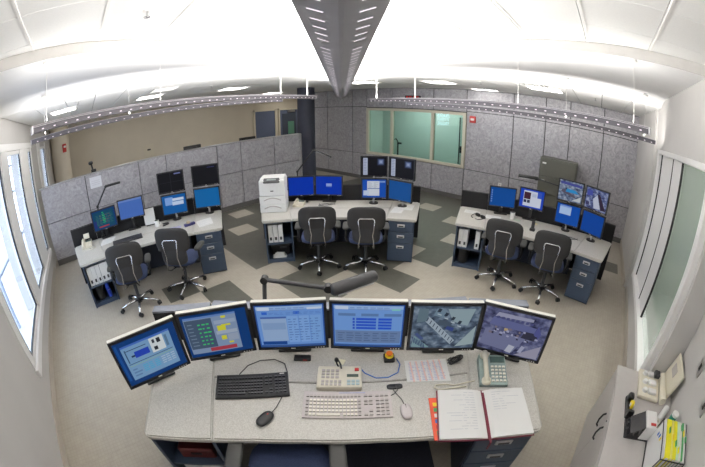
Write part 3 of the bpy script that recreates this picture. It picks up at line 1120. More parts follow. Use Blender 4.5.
def monitor(label, loc, rz, W_, H_, tilt, zb, bg, rects=(), polys=(), stand='foot', group=None, silver=False, pole=None):
    """loc: desk point under the middle of the lower edge; zb: lower edge above loc"""
    t = thing('monitor', label, 'monitor', loc, rz, group)
    T = Matrix.Translation((0, 0, zb)) @ Matrix.Rotation(-tilt, 4, 'X')
    bz = 0.020
    body = MB().box((0, 0.026, H_ / 2), (W_ - 0.002, 0.036, H_ + (0.004 if silver else -0.002)), bev=0.004, seg=1, M=T)
    body.box((0, 0.052, H_ * 0.48), (W_ * 0.62, 0.03, H_ * 0.62), bev=0.012, seg=1, M=T)
    body.build('back_shell', SILVER if silver else BLACKP, t)
    fr = MB()
    for s in (-1, 1):
        fr.box((s * (W_ / 2 - bz / 2), 0.006, H_ / 2), (bz, 0.016, H_), M=T)
    fr.box((0, 0.006, H_ - bz / 2), (W_ - 2 * bz, 0.016, bz), M=T)
    fr.box((0, 0.006, bz * 0.6), (W_ - 2 * bz, 0.016, bz * 1.2), M=T)
    f = fr.build('bezel', BLACKP, t)
    led = MB()
    for k in range(4):
        led.box((W_ * 0.32 + 0.018 * k, -0.003, 0.010), (0.007, 0.004, 0.005), M=T)
    led.box((0, -0.003, 0.011), (0.03, 0.003, 0.006), M=T)
    led.build('buttons', SILVER, f)['kind'] = 'stuff'
    SW, SH = W_ - 2 * bz, H_ - 2.2 * bz
    # the screen is its own object with the tilt in its matrix, so its picture keeps simple coordinates
    sc = MB().box((0, 0.004, SH / 2), (SW, 0.006, SH)).build('screen', bg, t)
    sc.matrix_local = T @ Matrix.Translation((0, 0, 1.2 * bz))
    screen_rects(sc, SW, SH, 0.001, rects)
    for kp, (pts, c) in enumerate(polys):
        n_ = len(pts)
        MB().add([((u - 0.5) * SW, 0.0004 - 0.00004 * kp, v * SH) for (u, v) in pts],
                 [list(range(n_))]).build('picture', glow('px_%d_%d_%d' % c, SB(*c), 0.72), sc)
    if stand == 'foot':
        yb = 0.11 if silver else 0.035
        MB().box((0, yb + 0.01, 0.008), (0.24, 0.13 if silver else 0.09, 0.016), bev=0.006, seg=1).build('stand_base', BLACKP, t)
        MB().box((0, (yb + 0.075) / 2 if silver else 0.075, (zb + H_ * 0.45) / 2), (0.06, 0.03, zb + H_ * 0.45), bev=0.008, seg=1, rx=0.38 if silver else 0).build('stand_neck', BLACKP, t)
    if stand == 'pole':
        MB().cyl((0, 0.10, 0.0), (0, 0.10, 0.014), 0.08, 20).build('stand_base', BLACKP, t)
        MB().cyl((0, 0.11, 0.0), (0, 0.11, pole), 0.017, 12).build('stand_pole', STEEL, t)
        MB().box((0, 0.085, zb + H_ * 0.45), (0.08, 0.06, 0.08)).build('bracket', BLACKP, t)
    if stand == 'bracket':
        MB().box((0, 0.085, zb + H_ * 0.45), (0.08, 0.06, 0.08)).cyl((0, 0.11, 0.0), (0, 0.11, zb + H_ * 0.5), 0.017, 12).build('bracket', BLACKP, t)
    return t


def scr(r, g, b):
    return glow('screen_%d_%d_%d' % (r, g, b), SB(r, g, b), 0.72)


def mid(F, bl, br):
    mx, my = (bl[0] + br[0]) / 2, (bl[1] + br[1]) / 2
    return F.p(mx, my, ZT), F.a + math.atan2(br[1] - bl[1], br[0] - bl[0]), math.hypot(br[0] - bl[0], br[1] - bl[1])


random.seed(3)


def rows(u0, u1, v0, v1, n_, c, jitter=0.5, hgt=0.45, cols=1):
    out = []
    dv = (v1 - v0) / n_
    du = (u1 - u0) / cols
    for i in range(n_):
        for k in range(cols):
            a = u0 + du * k + du * 0.04
            b = a + du * (0.9 - jitter * random.random())
            out.append((a, v0 + dv * i + dv * 0.2, b, v0 + dv * (i + 0.2 + hgt), c))
    return out


# --- the six front displays
DK = (18, 60, 120)
front = []
m1 = [(0.02, 0.12, 0.06, 0.95, (30, 80, 150)), (0.10, 0.10, 0.90, 0.88, (120, 158, 196)), (0.10, 0.85, 0.90, 0.89, (70, 110, 190)),
      (0.13, 0.46, 0.87, 0.475, (60, 90, 110)), (0.13, 0.42, 0.87, 0.43, (150, 190, 120)),
      (0.28, 0.56, 0.52, 0.70, (40, 70, 180)), (0.22, 0.60, 0.28, 0.64, (40, 60, 90)), (0.56, 0.52, 0.78, 0.84, (208, 216, 220)),
      (0.60, 0.56, 0.66, 0.64, (40, 44, 54)), (0.67, 0.70, 0.73, 0.80, (40, 44, 54)), (0.60, 0.72, 0.64, 0.80, (60, 64, 74)),
      (0.16, 0.76, 0.50, 0.775, (40, 60, 90)), (0.80, 0.55, 0.84, 0.80, (90, 120, 150)), (0.14, 0.50, 0.16, 0.80, (60, 90, 120))]
m1 += rows(0.32, 0.62, 0.20, 0.38, 4, (70, 170, 210), 0.3, cols=3) + rows(0.64, 0.88, 0.20, 0.40, 4, (170, 190, 210), 0.2, cols=3) + rows(0.14, 0.30, 0.16, 0.38, 3, (96, 130, 170))
m2 = [(0.04, 0.08, 0.84, 0.94, (128, 148, 178)), (0.04, 0.90, 0.84, 0.94, (96, 130, 190)), (0.05, 0.20, 0.47, 0.88, (70, 88, 112)),
      (0.34, 0.10, 0.76, 0.19, (168, 62, 76)), (0.53, 0.56, 0.66, 0.68, (206, 204, 60)), (0.60, 0.66, 0.74, 0.70, (206, 204, 60)),
      (0.56, 0.34, 0.64, 0.44, (206, 204, 60)), (0.62, 0.84, 0.69, 0.89, (206, 204, 60)), (0.66, 0.24, 0.73, 0.28, (206, 204, 60)),
      (0.50, 0.48, 0.82, 0.56, (160, 172, 190)), (0.66, 0.30, 0.82, 0.46, (150, 162, 182)), (0.50, 0.72, 0.82, 0.80, (150, 166, 190))]
m2 += rows(0.24, 0.44, 0.26, 0.82, 6, (60, 200, 110), 0.5, 0.3, 3) + rows(0.08, 0.22, 0.26, 0.84, 7, (110, 128, 148), 0.4, 0.3)
m3 = [(0.02, 0.06, 0.98, 0.97, (108, 150, 214)), (0.02, 0.90, 0.98, 0.97, (150, 180, 224)), (0.04, 0.885, 0.22, 0.955, (196, 210, 230)), (0.76, 0.885, 0.97, 0.93, (196, 210, 230)),
      (0.10, 0.79, 0.18, 0.85, (50, 100, 200)), (0.56, 0.79, 0.65, 0.85, (50, 100, 200)), (0.07, 0.16, 0.45, 0.73, (146, 172, 208)), (0.07, 0.70, 0.45, 0.74, (70, 100, 170)),
      (0.09, 0.44, 0.43, 0.60, (130, 158, 198)), (0.05, 0.07, 0.42, 0.15, (28, 70, 140)), (0.46, 0.12, 0.62, 0.75, (126, 166, 222)), (0.64, 0.12, 0.78, 0.75, (126, 166, 222)), (0.80, 0.12, 0.95, 0.75, (120, 162, 218)), (0.02, 0.02, 0.98, 0.05, (60, 90, 140))]
m3 += rows(0.47, 0.94, 0.16, 0.72, 9, (84, 120, 176), 0.6, 0.3, 6) + rows(0.22, 0.74, 0.88, 0.95, 2, (120, 150, 196), 0.3, 0.6, 6) + rows(0.2, 0.96, 0.79, 0.85, 2, (90, 130, 196), 0.5, 0.4, 9)
m4 = [(0.02, 0.06, 0.98, 0.97, (112, 154, 216)), (0.02, 0.90, 0.98, 0.97, (150, 180, 224)), (0.04, 0.885, 0.22, 0.955, (196, 210, 230)), (0.82, 0.87, 0.94, 0.91, (130, 200, 190)),
      (0.08, 0.74, 0.32, 0.80, (92, 124, 172)), (0.40, 0.74, 0.64, 0.80, (92, 124, 172)), (0.72, 0.74, 0.96, 0.80, (92, 124, 172)),
      (0.03, 0.10, 0.97, 0.40, (106, 130, 170)), (0.02, 0.02, 0.98, 0.05, (60, 90, 140))]
for v in (0.44, 0.51, 0.58, 0.65):
    m4 += [(0.28, v, 0.31, v + 0.05, (40, 80, 190)), (0.33, v, 0.61, v + 0.05, (40, 84, 200)), (0.64, v, 0.83, v + 0.05, (40, 84, 200))]
m4 += rows(0.06, 0.94, 0.14, 0.38, 4, (84, 106, 146), 0.5, 0.4, 7) + rows(0.24, 0.8, 0.88, 0.95, 2, (120, 150, 196), 0.3, 0.6, 6)
CC1 = cctv_mat('camera_picture_hall', 3.1, SB(82, 98, 118), SB(150, 166, 182), SB(36, 44, 58))
CC2 = cctv_mat('camera_picture_apron', 8.3, SB(84, 88, 124), SB(140, 144, 172), SB(34, 36, 62))
CC3 = cctv_mat('camera_picture_belt', 1.2, SB(110, 124, 150), SB(190, 196, 206), SB(40, 44, 70))
CC4 = cctv_mat('camera_picture_cars', 5.7, SB(92, 104, 150), SB(190, 196, 214), SB(40, 38, 66))
P1 = [([(0.02, 0.02), (0.30, 0.02), (0.05, 0.30)], (120, 150, 156)), ([(0.70, 0.04), (0.98, 0.10), (0.98, 0.55)], (150, 168, 172)),
      ([(0.18, 0.66), (0.62, 0.10), (0.68, 0.20), (0.24, 0.76)], (156, 170, 182)), ([(0.50, 0.94), (0.92, 0.94), (0.84, 0.55), (0.60, 0.66)], (140, 160, 168)),
      ([(0.06, 0.62), (0.22, 0.66), (0.22, 0.94), (0.08, 0.94)], (96, 116, 128)), ([(0.36, 0.60), (0.56, 0.52), (0.60, 0.62), (0.40, 0.70)], (70, 84, 100)),
      ([(0.50, 0.48), (0.62, 0.42), (0.64, 0.50), (0.53, 0.55)], (52, 70, 130)), ([(0.05, 0.34), (0.16, 0.20), (0.20, 0.24), (0.09, 0.38)], (64, 82, 130)),
      ([(0.30, 0.80), (0.46, 0.72), (0.48, 0.92), (0.34, 0.95)], (110, 132, 150))]
P2 = [([(0.10, 0.62), (0.80, 0.60), (0.82, 0.74), (0.14, 0.80)], (96, 102, 148)), ([(0.16, 0.82), (0.74, 0.86), (0.74, 0.92), (0.20, 0.92)], (150, 152, 176)),
      ([(0.60, 0.02), (0.98, 0.02), (0.98, 0.36)], (150, 148, 168)), ([(0.03, 0.12), (0.56, 0.06), (0.70, 0.46), (0.06, 0.50)], (112, 116, 150)),
      ([(0.44, 0.06), (0.54, 0.04), (0.58, 0.22), (0.48, 0.24)], (176, 180, 196)), ([(0.64, 0.10), (0.70, 0.10), (0.74, 0.26), (0.68, 0.28)], (158, 162, 186)),
      ([(0.62, 0.46), (0.84, 0.44), (0.86, 0.62), (0.66, 0.62)], (52, 52, 70)), ([(0.34, 0.54), (0.40, 0.54), (0.40, 0.60), (0.34, 0.60)], (180, 160, 120)),
      ([(0.80, 0.60), (0.88, 0.50), (0.92, 0.62), (0.84, 0.80)], (80, 84, 140))]
for k in range(9):
    u, v = 0.20 + 0.052 * k, 0.66 - 0.064 * k
    P1.append(([(u, v), (u + 0.012, v - 0.012), (u + 0.035, v + 0.07), (u + 0.022, v + 0.085)], (60, 72, 92)))
for k in range(4):
    u, v = 0.34 + 0.11 * k, 0.88 - 0.09 * k
    P1.append(([(u, v), (u + 0.05, v - 0.02), (u + 0.075, v + 0.05), (u + 0.03, v + 0.07)], (40, 50, 64)))
    P1.append(([(u + 0.01, v - 0.06), (u + 0.07, v - 0.09), (u + 0.075, v - 0.07), (u + 0.015, v - 0.04)], (176, 190, 198)))
for k in range(7):
    u, v = 0.02 + 0.028 * k, 0.28 - 0.022 * k
    P1.append(([(u, v), (u + 0.012, v), (u + 0.05, v - 0.16), (u + 0.035, v - 0.16)], (50, 62, 104)))
for k in range(8):
    u = 0.18 + 0.075 * k
    P2.append(([(u, 0.78), (u + 0.045, 0.785), (u + 0.05, 0.84), (u + 0.006, 0.835)], (70, 74, 120)))
random.seed(21)
for k in range(26):
    u, v = 0.10 + 0.75 * random.random(), 0.38 + 0.20 * random.random()
    a, b = 0.02 + 0.03 * random.random(), 0.02 + 0.03 * random.random()
    P2.append(([(u, v), (u + a, v - 0.008), (u + a, v + b), (u, v + b)], random.choice([(44, 46, 70), (160, 162, 190), (120, 110, 120), (36, 38, 52)])))
FRONTS = [
    ('display tilted left showing a plant diagram window on blue desktop', (-1.436, 1.136), (-1.075, 1.498), scr(*DK), m1, []),
    ('display showing green text on slate panel and a red bar', (-1.083, 1.518), (-0.619, 1.695), scr(*DK), m2, []),
    ('display with pale blue tables and a grey pop up window', (-0.605, 1.696), (-0.110, 1.742), scr(40, 84, 160), m3, []),
    ('display with pale blue form and two dark blue block tables', (-0.097, 1.735), (0.407, 1.690), scr(40, 84, 160), m4, []),
    ('display showing a grey camera view of a conveyor hall', (0.421, 1.684), (0.909, 1.615), CC1, [], P1),
    ('display tilted right showing a violet camera view of parked carts', (0.909, 1.638), (1.339, 1.360), CC2, [], P2)]
for lab, bl, br, bg, rc, pl in FRONTS:
    loc, rz, wd = mid(F0, bl, br)
    monitor(lab, loc, rz, wd - 0.002, 0.395, R(1.5), 0.80 - ZT, bg, rc, pl, 'foot', 'six front displays', silver=True)

# --- rear displays: (frame, BL, BR, lower edge z, label, screen, rects, polys, upper)
BLU = (0, 52, 176)
cl = [(0.40, 0.42, 0.62, 0.62, (150, 170, 222)), (0.40, 0.42, 0.62, 0.48, (90, 120, 190))]
c5 = [(0.20, 0.10, 0.72, 0.92, (206, 212, 222)), (0.04, 0.12, 0.28, 0.40, (190, 204, 226)), (0.22, 0.48, 0.72, 0.52, (90, 110, 160)), (0.72, 0.84, 0.96, 0.92, (130, 160, 210))]
c5 += rows(0.24, 0.70, 0.54, 0.88, 6, (160, 168, 184), 0.5, 0.35, 2)
xr = [(0.06, 0.04, 0.24, 0.96, (176, 184, 206))] + rows(0.08, 0.22, 0.08, 0.94, 10, (130, 140, 170), 0.3, 0.3)
gl = [(0.62, 0.55, 0.92, 0.93, (36, 42, 62)), (0.65, 0.59, 0.89, 0.90, (66, 78, 112)), (0.69, 0.64, 0.86, 0.86, (110, 126, 164)), (0.73, 0.69, 0.82, 0.81, (150, 164, 196))]
l1 = [(0.03, 0.05, 0.94, 0.94, (20, 74, 104)), (0.22, 0.10, 0.66, 0.16, (176, 60, 70)), (0.04, 0.10, 0.14, 0.5, (40, 50, 120))] + rows(0.14, 0.9, 0.24, 0.8, 8, (60, 120, 110), 0.5, 0.3, 5) + rows(0.3, 0.8, 0.3, 0.8, 4, (120, 90, 80), 0.7, 0.2, 4) + rows(0.42, 0.58, 0.3, 0.92, 7, (40, 190, 120), 0.5, 0.4)
l4 = [(0.12, 0.48, 0.46, 0.90, (130, 168, 226)), (0.42, 0.44, 0.90, 0.64, (196, 214, 240)), (0.44, 0.68, 0.92, 0.82, (206, 220, 240))]
qd = [(0.0, 0.485, 1.0, 0.50, (52, 52, 58)), (0.49, 0.0, 0.505, 1.0, (52, 52, 58)), (0.66, 0.88, 0.92, 0.94, (130, 140, 200))]
r2 = [(0.14, 0.08, 0.90, 0.92, (206, 212, 228)), (0.16, 0.46, 0.44, 0.84, (70, 40, 56)), (0.16, 0.26, 0.28, 0.42, (40, 50, 80)), (0.31, 0.26, 0.43, 0.42, (40, 50, 80)), (0.72, 0.60, 0.90, 0.92, (60, 90, 190)), (0.50, 0.62, 0.68, 0.80, (180, 190, 216))]
r1 = [(0.04, 0.20 + 0.12 * k, 0.08, 0.26 + 0.12 * k, (140, 170, 220)) for k in range(6)]
r5 = [(0.12, 0.48, 0.62, 0.94, (170, 196, 232)), (0.12, 0.86, 0.62, 0.94, (130, 160, 220))]
P3 = [([(0.10, 0.42), (0.70, 0.20), (0.74, 0.30), (0.14, 0.56)], (90, 84, 100)), ([(0.28, 0.44), (0.86, 0.44), (0.70, 0.60), (0.34, 0.62)], (50, 140, 200)), ([(0.04, 0.82), (0.96, 0.78), (0.96, 0.90), (0.04, 0.94)], (70, 76, 150)), ([(0.60, 0.06), (0.96, 0.06), (0.96, 0.34)], (190, 196, 200))]
P4 = [([(0.52, 0.80), (0.64, 0.80), (0.98, 0.10), (0.76, 0.06)], (52, 40, 60)), ([(0.34, 0.50), (0.52, 0.76), (0.72, 0.10), (0.44, 0.06)], (188, 194, 214)), ([(0.04, 0.60), (0.30, 0.64), (0.30, 0.90), (0.06, 0.90)], (70, 80, 160)), ([(0.04, 0.14), (0.20, 0.14), (0.20, 0.30), (0.04, 0.30)], (60, 60, 100))]
H = 0.355
REAR = [
    (FC, (-0.904, 0.923), (-0.439, 0.983), 0.84, 'royal blue blank display beside the white printer', scr(*BLU), [], [], 'foot'),
    (FC, (-0.433, 1.000), (0.049, 0.926), 0.84, 'royal blue display with a small cloud picture in its middle', scr(*BLU), cl, [], 'foot'),
    (FC, (0.365, 0.797), (0.800, 0.794), 0.825, 'blue display with white document windows under a black one', scr(24, 80, 178), c5, [], 'pole'),
    (FC, (0.818, 0.780), (1.170, 0.490), 0.825, 'plain deep blue display at the drawer end of the middle console', scr(18, 82, 154), [], [], 'pole'),
    (FC, (0.350, 0.797), (0.800, 0.794), 1.205, 'upper black display with white side strip and glow above document windows', scr(20, 20, 26), xr + gl, [], 'bracket'),
    (FC, (0.818, 0.780), (1.195, 0.470), 1.205, 'upper black display with white side strip and glow above plain blue', scr(20, 20, 26), xr + gl, [], 'bracket'),
    (FL, (-0.949, 0.905), (-0.489, 1.010), 0.865, 'dark teal display of coloured text rows with a red bar', scr(24, 60, 120), l1, [], 'foot'),
    (FL, (-0.443, 1.000), (0.031, 0.985), 0.92, 'plain periwinkle blue display by the lamp on the window side console', scr(74, 112, 190), [(0, 0.9, 1, 1, (110, 140, 206))], [], 'foot'),
    (FL, (0.352, 0.929), (0.804, 0.853), 0.835, 'sky blue display with three pale windows under a quartered black one', scr(20, 96, 170), l4, [], 'pole'),
    (FL, (0.939, 0.890), (1.382, 0.744), 0.84, 'plain sky blue display at the drawer end of the window side console', scr(18, 104, 172), [], [], 'pole'),
    (FL, (0.335, 0.929), (0.800, 0.853), 1.215, 'upper black display split in quarters', scr(24, 24, 28), qd, [], 'bracket'),
    (FL, (0.945, 0.890), (1.390, 0.744), 1.225, 'upper blank black display above plain sky blue one', scr(24, 24, 28), [(0.6, 0.9, 0.9, 0.93, (70, 76, 130))], [], 'bracket'),
    (FR, (-0.889, 0.870), (-0.436, 1.030), 0.845, 'blue desktop display with icons near the black eyeglasses', scr(14, 78, 158), r1, [], 'foot'),
    (FR, (-0.387, 1.000), (0.073, 1.003), 0.91, 'blue display with a large white form and dark photo', scr(30, 70, 190), r2, [], 'foot'),
    (FR, (0.292, 0.880), (0.735, 0.824), 0.83, 'blue display with one pale note window under a camera view', scr(16, 78, 172), r5, [], 'pole'),
    (FR, (0.758, 0.780), (1.140, 0.573), 0.83, 'plain blue display at the drawer end of the stone wall side console', scr(14, 70, 160), [], [], 'pole'),
    (FR, (0.275, 0.880), (0.720, 0.824), 1.205, 'upper display with camera view of a bright blue vehicle', CC3, [], P3, 'bracket'),
    (FR, (0.745, 0.780), (1.135, 0.573), 1.205, 'upper display with camera view of a dark conveyor line', CC4, [], P4, 'bracket')]
for F, bl, br, zb, lab, bg, rc, pl, st in REAR:
    loc, rz, wd = mid(F, bl, br)
    if st == 'bracket':
        loc = (loc[0], loc[1], 0.0)
        monitor(lab, (loc[0], loc[1], zb), rz, wd, H, 0, 0.0, bg, rc, pl, st, 'rear console displays', pole=None)
    else:
        monitor(lab, loc, rz, wd, H if zb < 0.9 else 0.35, R(3) if st == 'foot' else 0, zb - ZT, bg, rc, pl, st, 'rear console displays', pole=(1.203 if F is not FL else 1.213) - ZT)


# ------------------------------------------------------------------ task chairs
def make_chair():
    t = thing('task_chair', 'x', 'chair', (0, 0, 0), 0, 'blue and charcoal task chairs')
    MB().sup((0, 0.04, 0.485), (0.255, 0.245, 0.045), 0.6, 0.55, 28, 10).build('seat', SEATB, t)
    bk = MB().sup((0, -0.235, 0.85), (0.268, 0.032, 0.178), 0.55, 0.75, 32, 14, bend=0.55).build('backrest', BACKG, t)
    MB().sup((0, -0.232, 0.63), (0.20, 0.034, 0.13), 0.5, 0.7, 24, 10, bend=0.6).build('lumbar_pad', mat('charcoal_lumbar', srgb(48, 48, 50), 0.8, var=0.1, scale=80), bk)
    L = [(-0.105, -0.275, 0.86), (-0.112, -0.29, 0.84), (-0.10, -0.30, 0.74), (-0.085, -0.305, 0.64), (-0.10, -0.30, 0.53), (-0.115, -0.28, 0.44), (-0.10, -0.22, 0.41), (-0.06, -0.12, 0.41)]
    Rr = [(-x, y, z) for x, y, z in L]
    MB().tube(L[::-1] + [(-0.09, -0.272, 0.872), (0.09, -0.272, 0.872)] + Rr, 0.0078, 8).build('back_bar', CHROME, t)
    MB().box((0, 0.02, 0.42), (0.22, 0.30, 0.05), bev=0.015, seg=1).build('mechanism', BLACKP, t)
    MB().cyl((0, 0, 0.10), (0, 0, 0.41), 0.026, 14).cyl((0, 0, 0.07), (0, 0, 0.16), 0.042, 16).build('column', DGREYP, t)
    for s in (-1, 1):
        a = MB().tube([(s * 0.20, 0.0, 0.43), (s * 0.275, -0.01, 0.44), (s * 0.293, 0.0, 0.50), (s * 0.293, 0.0, 0.64)], 0.02, 8).build('arm_post', BLACKP, t)
        MB().sup((s * 0.295, 0.05, 0.655), (0.049, 0.15, 0.023), 0.6, 0.6, 20, 8).build('arm_pad', ARMG, a)
    for k in range(5):
        th = R(90 + 72 * k + 36)
        dx, dy = math.cos(th), math.sin(th)
        lg = MB()
        lg.tube([(dx * 0.03, dy * 0.03, 0.115), (dx * 0.17, dy * 0.17, 0.098), (dx * 0.315, dy * 0.315, 0.072)], 0.02, 8, rad=[0.026, 0.020, 0.014])
        l = lg.build('leg', CHROME, t)
        cs = MB()
        ca, sa = math.cos(th + 0.9), math.sin(th + 0.9)
        for q in (-1, 1):
            cs.cyl((dx * 0.315 + ca * 0.006 * q, dy * 0.315 + sa * 0.006 * q, 0.03), (dx * 0.315 + ca * 0.024 * q, dy * 0.315 + sa * 0.024 * q, 0.03), 0.03, 14)
        cs.cyl((dx * 0.315, dy * 0.315, 0.03), (dx * 0.315, dy * 0.315, 0.07), 0.011, 8)
        cs.build('caster', RUBBER, l)
    return t


t = thing('floor_mat', 'dark ribbed floor mat under the six monitor console', 'floor mat', FF.p(0, 0.2, 0.0005), FF.a)
MB().box((0, 0, 0.0012), (1.36, 1.1, 0.0024)).build('sheet', mat('dark_mat', srgb(46, 50, 62), 0.8, var=0.2, scale=90, bump=0.2), t)
for k in range(10):
    MB().box((-0.6 + 0.133 * k, 0, 0.0024), (0.02, 1.06, 0.001)).build('rib', mat('dark_mat', (0, 0, 0)), t)
ch0 = make_chair()
CH = [(FC, -0.305, -0.05, 4, 'task chair at the middle console on the printer side'), (FC, 0.40, -0.10, -2, 'task chair at the middle console on the drawer side'),
      (FL, -0.36, -0.27, -4, 'task chair at the window side console next to the shelf unit'), (FL, 0.44, -0.18, -32, 'task chair at the window side console next to the drawers'),
      (FR, -0.36, -0.03, 4, 'task chair at the stone wall console next to the shelf unit'), (FR, 0.355, -0.04, 2, 'task chair at the stone wall console next to the drawers'),
      (F0, -0.345, 0.845, 4, 'task chair pushed under the six monitor console, arm pads showing')]
for k, (F, x, y, da, lab) in enumerate(CH):
    c = ch0 if k == 0 else copy_tree(ch0)
    c.location = F.p(x, y, 0.0036 if F is F0 else 0)
    c.rotation_euler = (0, 0, F.a + R(da))
    c['label'] = lab


# ------------------------------------------------------------------ things on the six monitor console
def on(F, x, y, z=ZT + 0.0005):
    return F.p(x, y, z)


def keyboard(label, F, p_bl, p_br, depth, case, key, key2, black):
    ang = math.atan2(p_br[1] - p_bl[1], p_br[0] - p_bl[0])
    W_ = math.hypot(p_br[0] - p_bl[0], p_br[1] - p_bl[1])
    mx, my = (p_bl[0] + p_br[0]) / 2, (p_bl[1] + p_br[1]) / 2
    t = thing('keyboard', label, 'keyboard', on(F, mx, my), F.a + ang)
    MB().add([(-W_ / 2, 0, 0), (W_ / 2, 0, 0), (W_ / 2, depth, 0), (-W_ / 2, depth, 0), (-W_ / 2, 0, 0.012), (W_ / 2, 0, 0.012), (W_ / 2, depth, 0.03), (-W_ / 2, depth, 0.03)],
             [[3, 2, 1, 0], [4, 5, 6, 7], [0, 1, 5, 4], [1, 2, 6, 5], [2, 3, 7, 6], [3, 0, 4, 7]]).build('case', case, t)
    k1, k2 = MB(), MB()
    sl = math.atan2(0.018, depth)
    u = (W_ - 0.03) / 22.5
    y0 = 0.035 if black else 0.022
    for r in range(6):
        yy = y0 + r * (depth - y0 - 0.03) / 5.6 + (0.008 if r == 5 else 0)
        zz = 0.012 + 0.018 * yy / depth + 0.005
        xx = 0.0
        for (c0, c1) in [(0, 15), (15.5, 18.2), (18.7, 22.5)]:
            n_ = int(c1 - c0)
            for k in range(n_):
                wk = (c1 - c0) / n_ * u
                cx = -W_ / 2 + 0.015 + c0 * u + wk * (k + 0.5)
                if r == 0 and c0 == 0:
                    if 4 <= k <= 9:
                        if k == 6:
                            k1.box((cx, yy, zz), (wk * 5.6, u * 0.82, 0.009))
                        continue
                if c0 == 15.5 and r in (2,):
                    continue
                if c0 == 15.5 and r == 1 and k != 1:
                    continue
                tgt = k2 if (k in (0, n_ - 1) or r == 5 or c0 > 0) else k1
                tgt.box((cx, yy, zz), (wk * 0.72, u * 0.72, 0.009))
    k1.build('letter_keys', key, t)
    k2.build('function_keys', key2, t)
    if black:
        MB().box((0, 0.012, 0.012), (W_ * 0.99, 0.03, 0.016), bev=0.006, seg=1).build('palm_edge', case, t)
        MB().box((W_ * 0.42, depth - 0.012, 0.031), (0.03, 0.008, 0.002)).build('badge', SILVER, t)
    else:
        MB().box((0.03, depth - 0.010, 0.030), (0.16, 0.006, 0.002)).build('badge', INKB, t)
    return t


KEYBK = mat('black_keys', srgb(66, 66, 70), 0.5, var=0.05)
keyboard('black keyboard on the six monitor console', F0, (-0.835, 1.258), (-0.351, 1.342), 0.20, BLACKP, KEYBK, KEYBK, True)
keyboard('beige keyboard with cream keys on the six monitor console', F0, (-0.263, 1.166), (0.272, 1.158), 0.20, BEIGEK, CREAMK, GREYK, False)


def mouse(label, F, x, y, a, L_, W_, body, cable):
    t = thing('computer_mouse', label, 'mouse', on(F, x, y), F.a + a)
    MB().sup((0, 0, 0.016), (W_, L_, 0.018), 0.7, 0.75, 20, 10).build('shell', body, t)
    MB().box((0, L_ * 0.55, 0.0325), (0.004, L_ * 0.5, 0.003)).build('button_seam', BLACKP, t)
    MB().sup((0, L_ * 0.45, 0.031), (0.004, 0.009, 0.005), 1, 1, 10, 6).build('scroll_wheel', REDP if body is BLACKP else GREYK, t)
    MB().tube(cable, 0.0028, 6).build('cable', BLACKP, t)
    return t


mouse('black mouse with red wheel in front of the black keyboard', F0, -0.480, 1.135, R(-32), 0.066, 0.037, BLACKP,
      [(0, 0.06, 0.012), (-0.01, 0.12, 0.006), (-0.035, 0.20, 0.004), (-0.05, 0.26, 0.004)])
mouse('grey mouse beside the beige keyboard', F0, 0.354, 1.186, R(4), 0.060, 0.034, BEIGEK,
      [(0, 0.055, 0.01), (-0.005, 0.11, 0.005), (-0.03, 0.17, 0.004), (-0.045, 0.215, 0.003)])

t = thing('cable_grommet', 'black oval cable opening in the worktop behind the beige keyboard', 'cable grommet', on(F0, 0.312, 1.412), F0.a)
MB().sup((0, 0, 0.004), (0.052, 0.022, 0.006), 0.4, 0.5, 24, 6).build('rim', BLACKP, t)
MB().box((0.0, 0.0, 0.0095), (0.06, 0.012, 0.002)).build('slot', RUBBER, t)
t = tag(MB().tube([F0.p(0.27, 1.33, 0.725), F0.p(0.30, 1.345, 0.728), F0.p(0.325, 1.375, 0.73), F0.p(0.318, 1.41, 0.735)], 0.003, 6).build('signal_cord', BLACKP),
        'black cord from the beige keyboard into the cable opening', 'cord')
t = tag(MB().tube([F0.p(-0.72, 1.50, 0.735), F0.p(-0.68, 1.60, 0.73), F0.p(-0.60, 1.66, 0.73), F0.p(-0.50, 1.68, 0.73), F0.p(-0.42, 1.64, 0.73), F0.p(-0.39, 1.55, 0.735), F0.p(-0.385, 1.51, 0.735)], 0.0032, 6).build('signal_cord', BLACKP),
        'black cord looping behind the black keyboard', 'cord')
t = tag(MB().tube([F0.p(0.10, 1.60, 0.726), F0.p(0.13, 1.55, 0.724), F0.p(0.20, 1.50, 0.724), F0.p(0.28, 1.50, 0.724), F0.p(0.35, 1.54, 0.724), F0.p(0.375, 1.62, 0.724), F0.p(0.36, 1.68, 0.724)], 0.004, 6).build('network_cable', BLUEC),
        'bright blue network cable curving over the worktop', 'cable')
t = tag(MB().tube([F0.p(0.78, 1.34, 0.73), F0.p(0.72, 1.345, 0.727), F0.p(0.66, 1.345, 0.727), F0.p(0.60, 1.345, 0.727), F0.p(0.565, 1.365, 0.727), F0.p(0.58, 1.39, 0.727), F0.p(0.64, 1.39, 0.727), F0.p(0.70, 1.365, 0.73), F0.p(0.79, 1.375, 0.73), F0.p(0.85, 1.37, 0.74)], 0.005, 6).build('handset_cord', CREAM),
        'coiled cream handset cord beside the open logbook', 'cord')

